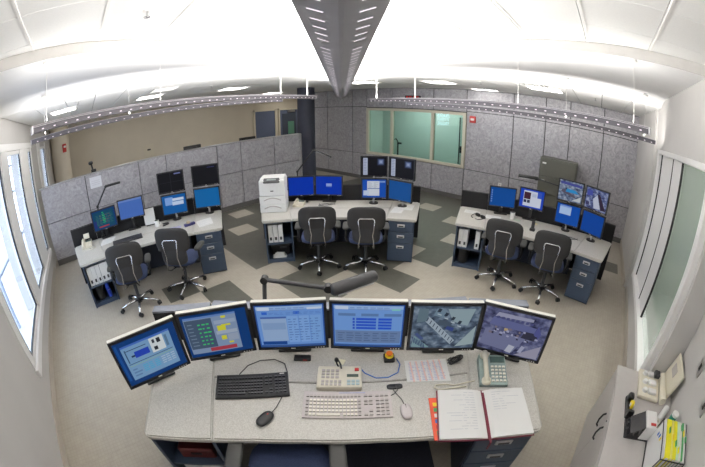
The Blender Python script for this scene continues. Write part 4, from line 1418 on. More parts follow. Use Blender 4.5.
# cream microphone console
t = thing('microphone_console', 'cream keypad console with short gooseneck microphone before the displays', 'keypad', on(F0, -0.042, 1.39), F0.a + R(-1.5))
MB().box((0, 0.10, 0.022), (0.29, 0.20, 0.044), bev=0.014, seg=2).build('case', CREAM, t)
kk = MB()
for i in range(4):
    for j in range(3):
        kk.box((-0.105 + 0.030 * i, 0.09 + 0.030 * j, 0.045), (0.022, 0.020, 0.007))
for i in range(5):
    for j in range(2):
        kk.box((-0.105 + 0.027 * i, 0.025 + 0.026 * j, 0.045), (0.019, 0.018, 0.007))
kk.build('keys', GREYK, t)
k2 = MB()
for i in range(3):
    for j in range(2):
        k2.box((0.060 + 0.028 * i, 0.028 + 0.026 * j, 0.045), (0.022, 0.018, 0.007))
k2.build('soft_keys', mat('pale_blue_keys', srgb(170, 190, 196), 0.5, var=0.03), t)
MB().box((0.085, 0.105, 0.045), (0.075, 0.022, 0.006)).build('display', mat('lcd_green', srgb(70, 84, 70), 0.3), t)
MB().box((0.112, 0.160, 0.046), (0.028, 0.028, 0.010), bev=0.003, seg=1).build('red_button', REDP, t)
MB().tube([(-0.005, 0.19, 0.03), (-0.025, 0.215, 0.07), (-0.01, 0.20, 0.10), (0.008, 0.17, 0.085), (0.012, 0.155, 0.06)], 0.006, 8).sup((-0.02, 0.20, 0.10), (0.015, 0.015, 0.02), 1, 1, 12, 8).build('gooseneck', BLACKP, t)

# emergency stop
t = thing('stop_button', 'black box with orange mushroom button on yellow collar by the displays', 'push button', on(F0, 0.305, 1.675), F0.a)
MB().box((0, 0, 0.02), (0.075, 0.07, 0.04), bev=0.006, seg=1).build('box', BLACKP, t)
MB().cyl((0, 0, 0.04), (0, 0, 0.05), 0.03, 20).build('collar', YELP, t)
MB().cyl((0, 0, 0.05), (0, 0, 0.06), 0.014, 14).sup((0, 0, 0.066), (0.024, 0.024, 0.012), 0.8, 1, 20, 8).build('button', ORANGE, t)


def sheet(name, label, F, corners, z, rot_lines, cat='paper', mt=PAPER, lines=INK, n_=10, cols=1, u0=0.08, u1=0.92, group=None, th=0.0015):
    """paper lying flat: four corners (front-left, front-right, back-right, back-left) in frame coordinates"""
    c = Vector((sum(p[0] for p in corners) / 4, sum(p[1] for p in corners) / 4))
    t = thing(name, label, cat, F.p(c.x, c.y, z), F.a, group)
    q = [(p[0] - c.x, p[1] - c.y) for p in corners]
    MB().prism(q, 0, th).build('sheet', mt, t)
    if n_:
        m = MB()
        lerp = lambda u, v: [(q[0][k] * (1 - u) + q[1][k] * u) * (1 - v) + (q[3][k] * (1 - u) + q[2][k] * u) * v for k in (0, 1)]
        for i in range(n_):
            for k in range(cols):
                v = 0.08 + 0.84 * i / n_
                a0 = u0 + (u1 - u0) * k / cols
                a1 = a0 + (u1 - u0) / cols * (0.45 + 0.45 * random.random())
                p_ = [lerp(a0, v), lerp(a1, v), lerp(a1, v + 0.03), lerp(a0, v + 0.03)]
                m.add([(x, y, th + 0.0004) for x, y in p_], [[0, 1, 2, 3]])
        m.build('text_lines', lines, t)
    return t


random.seed(11)
pp = sheet('printed_sheet', 'printed table sheet lying behind the grey mouse', F0, [(0.399, 1.448), (0.694, 1.416), (0.711, 1.640), (0.412, 1.655)], ZT + 0.0006, 0, n_=12, cols=6, lines=INKB)
m = MB()
for k in range(6):
    u = 0.12 + 0.14 * k
    m.add([(-0.15 + 0.30 * u, -0.10, 0.0022), (-0.15 + 0.30 * u + 0.012, -0.10, 0.0022), (-0.147 + 0.30 * u + 0.012, 0.10, 0.0022), (-0.147 + 0.30 * u, 0.10, 0.0022)], [[0, 1, 2, 3]])
m.build('red_columns', INKR, pp)
sheet('sticky_note', 'small pale note on the worktop behind the microphone console', F0, [(-0.075, 1.655), (-0.015, 1.640), (0.005, 1.690), (-0.055, 1.705)], ZT + 0.0006, 0, n_=0, mt=mat('cream_note', srgb(226, 222, 196), 0.8))

# open logbook and red folder
t = thing('red_folder', 'bright red folder with coloured tabs under the open logbook', 'folder', on(F0, 0.565, 1.11), F0.a + R(-5))
MB().box((0.0, 0, 0.003), (0.14, 0.335, 0.006)).build('cover', REDCOV, t)
for k, mt_ in enumerate((YELP, GREEN, PAPER, BLUEC, REDP, GREEN)):
    MB().box((-0.035, 0.11 - 0.045 * k, 0.0075), (0.03, 0.028, 0.003)).build('tab', mt_, t)
bk = thing('logbook', 'large open logbook with handwritten pages and maroon ribbon', 'book', on(F0, 0.828, 1.08, ZT + 0.007), F0.a + R(-10.5))
MB().box((0, 0.0, 0.003), (0.60, 0.405, 0.006)).build('cover', MAROON, bk)
for s in (-1, 1):
    vs, fs = [], []
    for i in range(9):
        u = i / 8
        x = s * (0.004 + 0.288 * u)
        z = 0.010 + 0.022 * (1 - (1 - 2.2 * min(u, 0.45)) ** 2) * (1 - 0.35 * u) if True else 0
        vs += [(x, -0.195, z), (x, 0.195, z)]
    n9 = 9
    vs += [(x, y, 0.006) for (x, y, z) in vs]
    for i in range(8):
        q = [2 * i, 2 * i + 2, 2 * i + 3, 2 * i + 1]
        fs.append(q if s > 0 else q[::-1])
        fs.append([2 * i, 18 + 2 * i, 18 + 2 * i + 2, 2 * i + 2])
        fs.append([2 * i + 1, 2 * i + 3, 18 + 2 * i + 3, 18 + 2 * i + 1])
    fs.append([16, 18 + 16, 18 + 17, 17])
    pg = MB().add(vs, fs).build('page_block', PAPER, bk)
    m = MB()
    ink_n = 15 if s < 0 else 8
    for i in range(ink_n):
        yy = 0.165 - 0.021 * i
        a0, a1 = 0.06, 0.10 + 0.15 * random.random()
        f_ = lambda u: 0.010 + 0.022 * (1 - (1 - 2.2 * min(u, 0.45)) ** 2) * (1 - 0.35 * u) + 0.0012
        for (p0, p1) in [(a0, a0 + (a1 - a0) / 2), (a0 + (a1 - a0) / 2 + 0.008, a1)]:
            m.add([(s * p0, yy, f_(p0 / 0.29)), (s * p1, yy, f_(p1 / 0.29)), (s * p1, yy + 0.004, f_(p1 / 0.29)), (s * p0, yy + 0.004, f_(p0 / 0.29))], [[0, 1, 2, 3]])
    m.build('handwriting', INK, pg)
MB().box((0.006, -0.03, 0.0205), (0.012, 0.40, 0.003)).box((0.006, -0.232, -0.02), (0.012, 0.003, 0.08)).build('ribbon', MAROON, bk)


# desk telephones
def desk_phone(label, F, x, y, a, body, s=1.0, flip=False):
    t = thing('desk_phone', label, 'phone', on(F, x, y), F.a + a)
    T = Matrix.Scale(s, 4)
    MB().add([Vector(p) * s for p in [(-0.10, -0.13, 0), (0.10, -0.13, 0), (0.10, 0.13, 0), (-0.10, 0.13, 0), (-0.10, -0.13, 0.025), (0.10, -0.13, 0.025), (0.10, 0.13, 0.065), (-0.10, 0.13, 0.065)]],
             [[3, 2, 1, 0], [4, 5, 6, 7], [0, 1, 5, 4], [1, 2, 6, 5], [2, 3, 7, 6], [3, 0, 4, 7]]).build('base', body, t)
    h_ = MB()
    h_.tube([Vector(p) * s for p in [(-0.06, -0.13, 0.055), (-0.062, -0.06, 0.075), (-0.062, 0.04, 0.09), (-0.06, 0.13, 0.09)]], 0.02 * s, 10, rad=[0.022 * s, 0.017 * s, 0.017 * s, 0.022 * s])
    h_.sup(Vector((-0.06, -0.115, 0.048)) * s, Vector((0.034, 0.034, 0.024)) * s, 0.8, 0.8, 16, 8)
    h_.sup(Vector((-0.06, 0.115, 0.078)) * s, Vector((0.034, 0.034, 0.024)) * s, 0.8, 0.8, 16, 8)
    h_.build('handset', CREAM, t)
    k_ = MB()
    for i in range(4):
        for j in range(5):
            yy = -0.10 + 0.030 * j
            k_.box(Vector((-0.005 + 0.028 * i, yy, 0.030 + 0.04 * (yy + 0.13) / 0.26)) * s, Vector((0.018, 0.016, 0.008)) * s)
    k_.build('keys', CREAMK, t)
    MB().box(Vector((0.037, 0.085, 0.062)) * s, Vector((0.11, 0.05, 0.006)) * s, rx=0.15).build('display', mat('phone_lcd', srgb(70, 92, 88), 0.3), t)
    return t


desk_phone('grey green desk phone with cream handset behind the open logbook', F0, 1.00, 1.425, R(-14), GREYG2, 1.0)
desk_phone('cream desk phone next to the white printer', FC, -0.70, 0.80, R(-6), CREAM, 0.9)
ph = desk_phone('cream desk phone with raised display on the window side console', FL, -1.13, 0.80, R(6), CREAM, 1.0)
MB().box((0.02, 0.10, 0.14), (0.11, 0.02, 0.085), bev=0.005, rx=-0.3).build('raised_display', CREAM, ph)
MB().box((0.02, 0.11, 0.08), (0.03, 0.02, 0.06)).build('display_post', BLACKP, ph)
for F, x, y, lab in [(FL, -1.08, 0.62, 'cream phone cord trailing on the window side console')]:
    tag(MB().tube([F.p(x - 0.10, y + 0.12, 0.728), F.p(x - 0.06, y, 0.726), F.p(x + 0.05, y - 0.05, 0.726), F.p(x + 0.14, y, 0.726), F.p(x + 0.1, y + 0.04, 0.726)], 0.005, 6).build('handset_cord', CREAM), lab, 'cord')

# small clutter behind the front keyboard: power brick, cables, badge box
t = thing('card_reader', 'small black card reader with red light under the third display', 'card reader', on(F0, -0.30, 1.70), F0.a)
MB().box((0, 0, 0.012), (0.12, 0.05, 0.024), bev=0.005, seg=1).build('body', BLACKP, t)
MB().box((0.02, -0.024, 0.015), (0.03, 0.004, 0.006)).build('red_light', REDP, t)
t = thing('cable_bundle', 'tangled grey cable bundle under the fifth display', 'cable', on(F0, 0.77, 1.60), F0.a)
for k in range(5):
    pts = [(0.06 * math.cos(a_ + k) * (0.7 + 0.1 * k), 0.035 * math.sin(a_ * 1.3 + k), 0.006 + 0.006 * k + 0.004 * math.sin(a_ * 2)) for a_ in [i * 0.6 for i in range(11)]]
    MB().tube(pts, 0.004, 6).build('cable', DGREYP if k % 2 else BLACKP, t)


# ------------------------------------------------------------------ arm lamps
def arm_lamp(label, F, pts, head, r=0.014, hr=0.03, flat=False, mt=DGREYP):
    base = pts[0]
    t = thing('arm_lamp', label, 'desk lamp', F.p(base[0], base[1], base[2]), F.a)
    rel = lambda p: (p[0] - base[0], p[1] - base[1], p[2] - base[2])
    MB().cyl((0, 0, 0), (0, 0, 0.035), 0.035, 18).build('clamp', BLACKP, t)
    for a, b in zip(pts[:-1], pts[1:]):
        MB().cyl(rel(a), rel(b), r, 10).build('arm', mt, t)
    for p in pts[1:]:
        q = Vector(rel(p))
        MB().cyl(q + Vector((0, -r * 1.6, 0)), q + Vector((0, r * 1.6, 0)), r * 1.7, 12).build('joint', BLACKP, t)
    a, b = Vector(rel(head[0])), Vector(rel(head[1]))
    d = (b - a)
    if flat:
        ang = math.atan2(d.y, d.x)
        c = (a + b) / 2
        hd = MB().box(c, (d.length, 0.10, 0.035), rz=ang, bev=0.01, seg=1, ry=-math.asin(d.z / d.length)).build('lamp_head', mt, t)
        MB().box(c + Vector((0, 0, -0.017)), (d.length * 0.85, 0.08, 0.006), rz=ang, ry=-math.asin(d.z / d.length)).build('diffuser', PAPER, hd)
    else:
        n_ = d.normalized()
        hd = MB().tube([a, a + n_ * 0.012, b - n_ * 0.012, b], hr, 18, rad=[hr * 0.8, hr, hr, hr * 0.85]).build('lamp_head', mt, t)
        MB().tube([a + n_ * 0.05 + Vector((0, -hr * 0.5, -hr * 0.75)), b - n_ * 0.02 + Vector((0, -hr * 0.5, -hr * 0.75))], hr * 0.35, 8).build('reflector_rim', STEEL, hd)
    return t


arm_lamp('dark grey arm lamp reaching over the six front displays', F0, [(-0.60, 1.90, ZT + 0.001), (-0.515, 1.825, 1.305), (-0.095, 1.729, 1.30)],
         [(-0.075, 1.70, 1.30), (0.205, 1.868, 1.305)], 0.015, 0.040)
arm_lamp('thin black arm lamp folded over the middle console displays', FC, [(-0.74, 1.05, ZT + 0.001), (-0.743, 1.08, 1.26), (-0.441, 1.08, 1.64)],
         [(-0.441, 1.08, 1.64), (-0.14, 1.08, 1.505)], 0.012, 0.018, mt=BLACKP)
arm_lamp('thin black arm lamp with lit flat head on the window side console', FL, [(-0.83, 1.05, ZT + 0.001), (-0.815, 1.07, 1.25), (-0.60, 1.07, 1.54)],
         [(-0.60, 1.07, 1.545), (-0.32, 1.07, 1.555)], 0.014, 0.02, flat=True, mt=BLACKP)
arm_lamp('black arm lamp leaning out over the stone wall side console', FR, [(0.50, 1.05, ZT + 0.001), (0.47, 1.07, 1.37), (-0.09, 1.07, 1.43)],
         [(-0.10, 1.07, 1.435), (-0.45, 1.07, 1.42)], 0.012, 0.032, mt=BLACKP)

# ------------------------------------------------------------------ printer
t = thing('laser_printer', 'tall white laser printer with two paper trays on the middle console', 'printer', on(FC, -1.085, 0.62), FC.a + R(4))
PW, PD, PH = 0.43, 0.40, 0.56
MB().box((0, 0, 0.07), (PW, PD, 0.135), bev=0.008, seg=1).build('lower_tray_unit', PRINTW, t)
MB().box((0, 0, 0.205), (PW, PD, 0.13), bev=0.008, seg=1).build('upper_tray_unit', PRINTW, t)
MB().box((0, 0, 0.405), (PW - 0.005, PD - 0.01, 0.262), bev=0.02, seg=2).build('body', PRINTW, t)
tp = MB().box((0, 0.02, 0.535), (PW - 0.03, PD - 0.05, 0.05), bev=0.02, seg=2).build('lid', PRINTW, t)
MB().box((0.0, -0.165, 0.525), (0.27, 0.10, 0.04), bev=0.012, seg=1, rx=0.6).build('control_panel', DGREYP, t)
MB().box((0.0, -0.176, 0.542), (0.15, 0.03, 0.012), rx=0.6).build('display', mat('printer_lcd', srgb(130, 140, 138), 0.3), t)
MB().box((0, -PD / 2 + 0.002, 0.36), (0.05, 0.006, 0.015)).build('badge', DGREYP, t)
for z in (0.10, 0.235):
    a = [(-0.14 + 0.28 * k / 10, -PD / 2 - 0.003, z - 0.03 + 0.04 * math.sin(PI * k / 10)) for k in range(11)]
    MB().tube(a, 0.008, 6).build('tray_pull', GREYK, t)

# ------------------------------------------------------------------ papers and small things on the rear consoles
random.seed(5)
sheet('paper_sheet', 'white sheet lying by the drawer end of the middle console', FC, [(0.80, 0.36), (0.98, 0.32), (1.10, 0.62), (0.92, 0.66)], ZT + 0.0006, 0, n_=5)
sheet('paper_sheet', 'white sheet half under the deep blue display', FC, [(0.95, 0.52), (1.18, 0.46), (1.28, 0.74), (1.06, 0.80)], ZT + 0.003, 0, n_=5)
sheet('paper_sheet', 'white sheet lying above the drawers of the window side console', FL, [(0.855, 0.25), (1.10, 0.30), (1.14, 0.64), (0.86, 0.585)], ZT + 0.0006, 0, n_=6)
sheet('paper_sheet', 'pale sheet lying beside the cream phone and dark teal display', FL, [(-0.86, 0.60), (-0.62, 0.66), (-0.58, 0.92), (-0.83, 0.88)], ZT + 0.0006, 0, n_=5)
sheet('paper_sheet', 'white sheet on the empty end of the stone wall side console', FR, [(-1.24, 0.62), (-0.98, 0.66), (-1.00, 0.84), (-1.27, 0.80)], ZT + 0.0006, 0, n_=5)
sheet('paper_sheet', 'white sheet between black eyeglasses and white mug', FR, [(-0.84, 0.58), (-0.60, 0.62), (-0.62, 0.82), (-0.88, 0.78)], ZT + 0.0006, 0, n_=5)
sheet('paper_sheet', 'narrow lilac strip sheet between white mug and tape box', FL, [(0.24, 0.50), (0.58, 0.47), (0.60, 0.57), (0.26, 0.62)], ZT + 0.0006, 0, n_=0, mt=mat('lilac_paper', srgb(176, 172, 204), 0.8, var=0.03))
sheet('sticky_note', 'yellow sticky note before the white form display', FR, [(-0.06, 0.86), (0.02, 0.86), (0.02, 0.92), (-0.06, 0.92)], ZT + 0.0006, 0, n_=0, mt=mat('yellow_note', srgb(230, 218, 150), 0.8))
sheet('sticky_note', 'grey green card next to the white mug under blue desktop display', FR, [(-0.40, 0.80), (-0.28, 0.80), (-0.28, 0.90), (-0.40, 0.90)], ZT + 0.0006, 0, n_=0, mt=mat('card_grey', srgb(176, 188, 176), 0.8))
t = thing('document_holder', 'white sheet standing in a holder beside the periwinkle display', 'document holder', on(FL, 0.10, 1.02), FL.a)
MB().box((0, 0.02, 0.008), (0.16, 0.08, 0.016)).build('foot', BLACKP, t)
MB().box((0, 0.02, 0.15), (0.20, 0.006, 0.27), rx=-0.2).build('sheet', PAPER, t)


def mug(label, F, x, y, h_=0.095):
    t = thing('mug', label, 'mug', on(F, x, y), F.a)
    m = MB()
    m.cyl((0, 0, 0), (0, 0, h_), 0.038, 20, 0.042)
    m.build('cup', PRINTW, t)
    MB().cyl((0, 0, h_ - 0.004), (0, 0, h_ + 0.0008), 0.036, 20).build('drink', BLACKP, t)
    MB().tube([(0.038, 0, 0.025), (0.066, 0, 0.03), (0.068, 0, 0.06), (0.04, 0, 0.075)], 0.006, 6).build('handle', PRINTW, t)


mug('white mug on the window side console by the standing sheet', FL, 0.21, 0.84, 0.11)
mug('white mug under the white form display', FR, -0.43, 0.84, 0.12)
t = thing('tape_box', 'small blue and brown tape dispenser on the window side console', 'tape dispenser', on(FL, 0.735, 0.48), FL.a + R(12))
MB().box((0, 0, 0.02), (0.19, 0.06, 0.04), bev=0.006, seg=1).build('base', mat('dark_blue_plastic', srgb(58, 56, 110), 0.4), t)
MB().cyl((-0.02, -0.018, 0.05), (-0.02, 0.018, 0.05), 0.032, 18).build('tape_roll', mat('tan_tape', srgb(186, 170, 140), 0.4), t)
t = thing('stapler', 'small black stapler near the periwinkle display', 'stapler', on(FL, 0.36, 0.80), FL.a + R(30))
MB().box((0, 0, 0.008), (0.13, 0.035, 0.016), bev=0.004, seg=1).build('base', BLACKP, t)
MB().box((0, 0, 0.035), (0.13, 0.03, 0.022), bev=0.006, seg=1, ry=0.12).build('arm', DGREYP, t)
keyboard('black keyboard on the window side console', FL, (-0.60, 0.42), (-0.08, 0.46), 0.17, BLACKP, KEYBK, KEYBK, True)
t = thing('eyeglasses', 'black safety glasses and strap lying on white worktop end', 'eyeglasses', on(FR, -0.92, 0.54, ZT + 0.004), FR.a + R(-28))
for s in (-1, 1):
    MB().sup((s * 0.06, 0, 0.025), (0.055, 0.02, 0.028), 0.6, 0.6, 16, 8).build('lens', BLACKP, t)
    MB().tube([(s * 0.115, 0, 0.03), (s * 0.12, -0.06, 0.02), (s * 0.09, -0.13, 0.008), (s * 0.03, -0.15, 0.006)], 0.006, 6).build('temple', BLACKP, t)
MB().cyl((-0.015, 0, 0.03), (0.015, 0, 0.03), 0.006, 8).build('bridge', BLACKP, t)
t = thing('radio_charger', 'small black handheld radio in charger before white form display', 'radio', on(FR, -0.02, 0.50), FR.a)
MB().box((0, 0, 0.02), (0.09, 0.08, 0.04), bev=0.01, seg=1).build('charger', BLACKP, t)
MB().box((0, 0.01, 0.09), (0.055, 0.035, 0.12), bev=0.008, seg=1).build('radio_body', DGREYP, t)
MB().cyl((0.015, 0.01, 0.15), (0.015, 0.01, 0.20), 0.006, 8).build('antenna', BLACKP, t)
t = thing('computer_mouse', 'small black mouse on the middle console between the chairs', 'mouse', on(FC, -0.20, 0.52), FC.a)
MB().sup((0, 0, 0.016), (0.035, 0.055, 0.018), 0.7, 0.75, 20, 10).build('shell', BLACKP, t)
MB().sup((0, 0.025, 0.031), (0.004, 0.009, 0.005), 1, 1, 10, 6).build('scroll_wheel', GREYK, t)
keyboard('black keyboard half hidden behind a chair on the middle console', FC, (-0.55, 0.42), (-0.12, 0.42), 0.16, BLACKP, KEYBK, KEYBK, True)
for (F, x, y, lab) in [(FC, -0.22, 0.80, 'thin dark cables lying under the royal blue displays'), (FR, 0.62, 0.58, 'thin dark cables lying under the pale note display')]:
    t = thing('cable_bundle', lab, 'cable', on(F, x, y), F.a)
    for k in range(3):
        pts = [(0.14 * math.cos(a_ + k * 1.3), 0.06 * math.sin(a_ * 1.4 + k), 0.005 + 0.004 * k) for a_ in [i * 0.5 for i in range(9)]]
        MB().tube(pts, 0.0035, 5).build('cable', DGREYP, t)


# ------------------------------------------------------------------ shelf contents
def binder(label, F, x, z, w_=0.07, h_=0.27, group=None):
    """x along the shelf, inside the bookcase frame"""
    loc, a = wing_frame(F, -1)
    c, s = math.cos(a), math.sin(a)
    y = 0.05
    t = thing('ring_binder', label, 'binder', (loc[0] + x * c - y * s, loc[1] + x * s + y * c, z), a, group)
    for q in (-1, 1):
        MB().box((q * (w_ / 2 - 0.003), 0.14, h_ / 2), (0.005, 0.28, h_)).build('cover', PRINTW, t)
    MB().box((0, 0.002, h_ / 2), (w_, 0.006, h_)).build('spine', PRINTW, t)
    MB().box((0, 0.15, h_ / 2), (w_ - 0.02, 0.25, h_ - 0.03)).build('paper_block', PAPER, t)
    MB().box((0, -0.0015, h_ * 0.22), (w_ * 0.45, 0.002, 0.05)).build('spine_label', DGREYP, t)


for F, xs_, w1 in [(FC, (0.085, 0.165, 0.245), 'middle console'), (FL, (0.08, 0.155, 0.23, 0.305, 0.375), 'window side console'), (FR, (0.075, 0.15, 0.345), 'stone wall side console')]:
    for x in xs_:
        binder('white ring binder on the upper shelf of the ' + w1, F, x, 0.337, 0.07, 0.29, 'white binders in the %s shelf' % w1)
for x in (0.10, 0.17, 0.24, 0.31):
    binder('white ring binder standing in the shelf of the six monitor console', FF, x, 0.061, 0.065, 0.24, 'white binders under the six monitor console')


def shelf_loc(F, x, y, z):
    loc, a = wing_frame(F, -1)
    c, s = math.cos(a), math.sin(a)
    return (loc[0] + x * c - y * s, loc[1] + x * s + y * c, z), a


def waste_bin(label, F, x, y):
    loc, a = shelf_loc(F, x, y, 0.061)
    t = thing('waste_bin', label, 'waste bin', loc, a)
    m = MB()
    m.cyl((0, 0, 0), (0, 0, 0.24), 0.085, 24, 0.105)
    m.build('body', BLACKP, t)
    MB().cyl((0, 0, 0.235), (0, 0, 0.248), 0.110, 24).build('rim', DGREYP, t)


waste_bin('round black waste bin low in the window side console shelf', FL, 0.15, 0.16)
waste_bin('round black waste bin low in the stone wall side console shelf', FR, 0.14, 0.15)
for (x, y, z, lab) in [(0.31, 0.10, 0.061, 'blue drink can standing beside the black bin'), (0.30, 0.09, 0.16, 'blue drink can stacked on another beside the black bin')]:
    loc, a = shelf_loc(FL, x, y, z if z < 0.1 else 0.185)
    t = thing('drink_can', lab, 'can', loc, a)
    MB().cyl((0, 0, 0.004), (0, 0, 0.116), 0.033, 18).build('body', BLUECAN, t)
    MB().cyl((0, 0, 0.0), (0, 0, 0.006), 0.027, 18).build('rim', STEEL, t)
    MB().cyl((0, 0, 0.114), (0, 0, 0.123), 0.028, 18).build('rim', STEEL, t)
loc, a = shelf_loc(FC, 0.22, 0.28, 0.061)
t = thing('recorder_box', 'black recorder box on the lower shelf of the middle console', 'electronics', loc, a)
MB().box((0, 0, 0.09), (0.30, 0.22, 0.18), bev=0.006, seg=1).build('case', BLACKP, t)
MB().box((0.05, -0.112, 0.13), (0.12, 0.004, 0.03)).build('slot', DGREYP, t)
loc, a = shelf_loc(FC, 0.20, 0.09, 0.061)
t = thing('paper_bundle', 'crumpled white paper bundle in front of the black recorder box', 'paper', loc, a)
for k in range(5):
    MB().box((0.012 * math.sin(k * 2.1), 0.01 * math.cos(k * 1.7), 0.008 + 0.014 * k), (0.22 - 0.02 * k, 0.11 - 0.008 * k, 0.012), rz=0.25 * math.sin(k * 1.3), bev=0.004, seg=1, rx=0.06 * math.sin(k)).build('sheet_stack', PAPER, t)
loc, a = shelf_loc(FF, 0.22, 0.20, 0.337)
t = thing('document_case', 'dark red document case on the upper shelf of the six monitor console', 'case', loc, a)
MB().box((0, 0, 0.06), (0.26, 0.26, 0.12), bev=0.01, seg=1).build('body', mat('dark_red_case', srgb(92, 34, 32), 0.5, var=0.05), t)
MB().box((0, -0.132, 0.07), (0.08, 0.01, 0.02)).build('clasp', BLACKP, t)

# ------------------------------------------------------------------ things on and behind the partition
nt_ = tag(MB().box((0.108, YP - 0.006, 1.47), (0.28, 0.004, 0.23), ry=0.0).build('notice_sheet', mat('notice_paper', srgb(206, 208, 214), 0.8, var=0.03)), 'white notice sheet pinned to the low stone partition', 'notice')
MB().box((0.108, YP - 0.0085, 1.50), (0.2, 0.001, 0.01)).box((0.108, YP - 0.0085, 1.46), (0.2, 0.001, 0.01)).box((0.108, YP - 0.0085, 1.42), (0.2, 0.001, 0.01)).build('text_lines', INK, nt_)
t = thing('desk_monitor', 'black monitor top showing above the low stone partition', 'monitor', (2.66, 7.75, 0))
MB().box((0, 0, 0.36), (1.0, 0.6, 0.72)).build('desk_pedestal', NAVYD, t)
MB().box((0, 0, 0.9), (0.08, 0.06, 0.4)).build('neck', BLACKP, t)
MB().box((0, 0, 1.56), (0.46, 0.06, 0.34), bev=0.01, seg=1).box((0, 0.03, 1.2), (0.1, 0.04, 0.4)).build('panel', BLACKP, t)
t = thing('desk_monitor', 'black monitor top behind the partition near the blue doors', 'monitor', (4.35, 7.95, 0))
MB().box((0, 0, 0.36), (1.0, 0.6, 0.72)).build('desk_pedestal', NAVYD, t)
MB().box((0, 0, 0.9), (0.08, 0.06, 0.4)).build('neck', BLACKP, t)
MB().box((0, 0, 1.52), (0.50, 0.06, 0.36), bev=0.01, seg=1).box((0, 0.03, 1.2), (0.1, 0.04, 0.4)).build('panel', BLACKP, t)
t = thing('security_camera', 'small black camera on a bracket atop the low stone partition', 'camera', (0.10, YP + 0.05, 1.681))
MB().box((0, 0, 0.03), (0.12, 0.08, 0.06), bev=0.01, seg=1).build('base', BLACKP, t)
MB().cyl((-0.02, 0, 0.05), (-0.04, 0, 0.18), 0.02, 10).sup((-0.05, -0.02, 0.20), (0.055, 0.05, 0.04), 0.8, 0.8, 16, 8).build('head', BLACKP, t)
t = thing('wall_plate', 'pale thermostat plate on the far beige wall', 'thermostat', (2.58, YF - 0.005, 1.45))
MB().box((0, 0, 0), (0.42, 0.02, 0.46), bev=0.006, seg=1).build('plate', TRIMC, t)
MB().box((0, -0.015, 0.03), (0.14, 0.012, 0.06)).build('display', BLACKP, t)

# ------------------------------------------------------------------ wall devices
def alarm(label, x, y, z, axis):
    t = thing('fire_alarm', label, 'fire alarm', (x, y, z), 0 if axis == 'y' else R(90))
    MB().box((0, 0, 0), (0.17, 0.05, 0.18), bev=0.01, seg=1).build('housing', REDP, t)
    MB().box((0, 0.028, 0.0), (0.10, 0.02, 0.06), bev=0.006, seg=1).build('strobe', PRINTW, t)


alarm('red fire alarm strobe on the stone wall beside the teal window', XB - 0.025, 3.33, 2.21, 'x')
t = thing('fire_alarm', 'red fire alarm on the pale round column', 'fire alarm', (-0.80, 11.08, 2.33), R(210))
MB().box((0, 0, 0), (0.14, 0.06, 0.26), bev=0.01, seg=1).build('housing', REDP, t)
MB().box((0, 0.034, 0.04), (0.08, 0.02, 0.06), bev=0.005, seg=1).build('strobe', PRINTW, t)
t = thing('digital_clock', 'dark wall clock with red digits above the teal window', 'clock', (XB - 0.03, 5.2, 2.70), R(90))
MB().box((0, 0, 0), (0.52, 0.05, 0.14), bev=0.008, seg=1).build('case', BLACKP, t)
SEG = {'1': 'bc', '2': 'abged', '0': 'abcdef', '4': 'fgbc', '5': 'afgcd', '8': 'abcdefg'}
for k, d in enumerate('8888'):
    sg = MB()
    cx = 0.17 - 0.105 * k - (0.03 if k > 1 else 0)
    for s in SEG[d]:
        hz = {'a': 0.045, 'g': 0, 'd': -0.045}.get(s)
        if hz is not None:
            sg.box((cx, 0.027, hz), (0.045, 0.003, 0.01))
        else:
            px = cx + (-0.025 if s in 'bc' else 0.025)
            sg.box((px, 0.027, 0.0225 if s in 'bf' else -0.0225), (0.01, 0.003, 0.04))
    sg.build('digit', glow('clock_red', SB(220, 40, 40)), t)['kind'] = 'stuff'

# ------------------------------------------------------------------ olive filing cabinet by the stone wall
t = thing('filing_cabinet', 'olive grey lateral filing cabinet against the stone wall', 'filing cabinet', (7.62, 0.88, 0))
CWX, CWY, CWH = 0.46, 0.88, 1.62
MB().box((0.01, 0, CWH / 2), (CWX - 0.02, CWY, CWH)).build('body', OLIVE, t)
for k in range(4):
    z0, z1 = 0.05 + 0.39 * k, 0.05 + 0.39 * (k + 1) - 0.012
    d = MB().box((-CWX / 2 + 0.002, 0, (z0 + z1) / 2), (0.024, CWY - 0.02, z1 - z0), bev=0.004, seg=1).build('drawer', OLIVE, t)
    for y in (0.33,):
        MB().box((-CWX / 2 - 0.014, y, z1 - 0.10), (0.012, 0.09, 0.035), bev=0.003, seg=1).build('label_holder', PRINTW, d)
    MB().box((-CWX / 2 - 0.013, 0, z1 - 0.03), (0.012, CWY - 0.1, 0.012)).build('pull', OLIVE, d)
t = thing('outlet_plate', 'pale power outlet plate low on the stone wall by the right console', 'outlet', (XB - 0.006, 2.45, 0.62))
MB().box((0, 0, 0), (0.012, 0.09, 0.13), bev=0.003, seg=1).build('plate', PRINTW, t)
for z in (0.025, -0.025):
    MB().box((-0.007, 0, z), (0.003, 0.03, 0.03)).build('socket', GREYK, t)

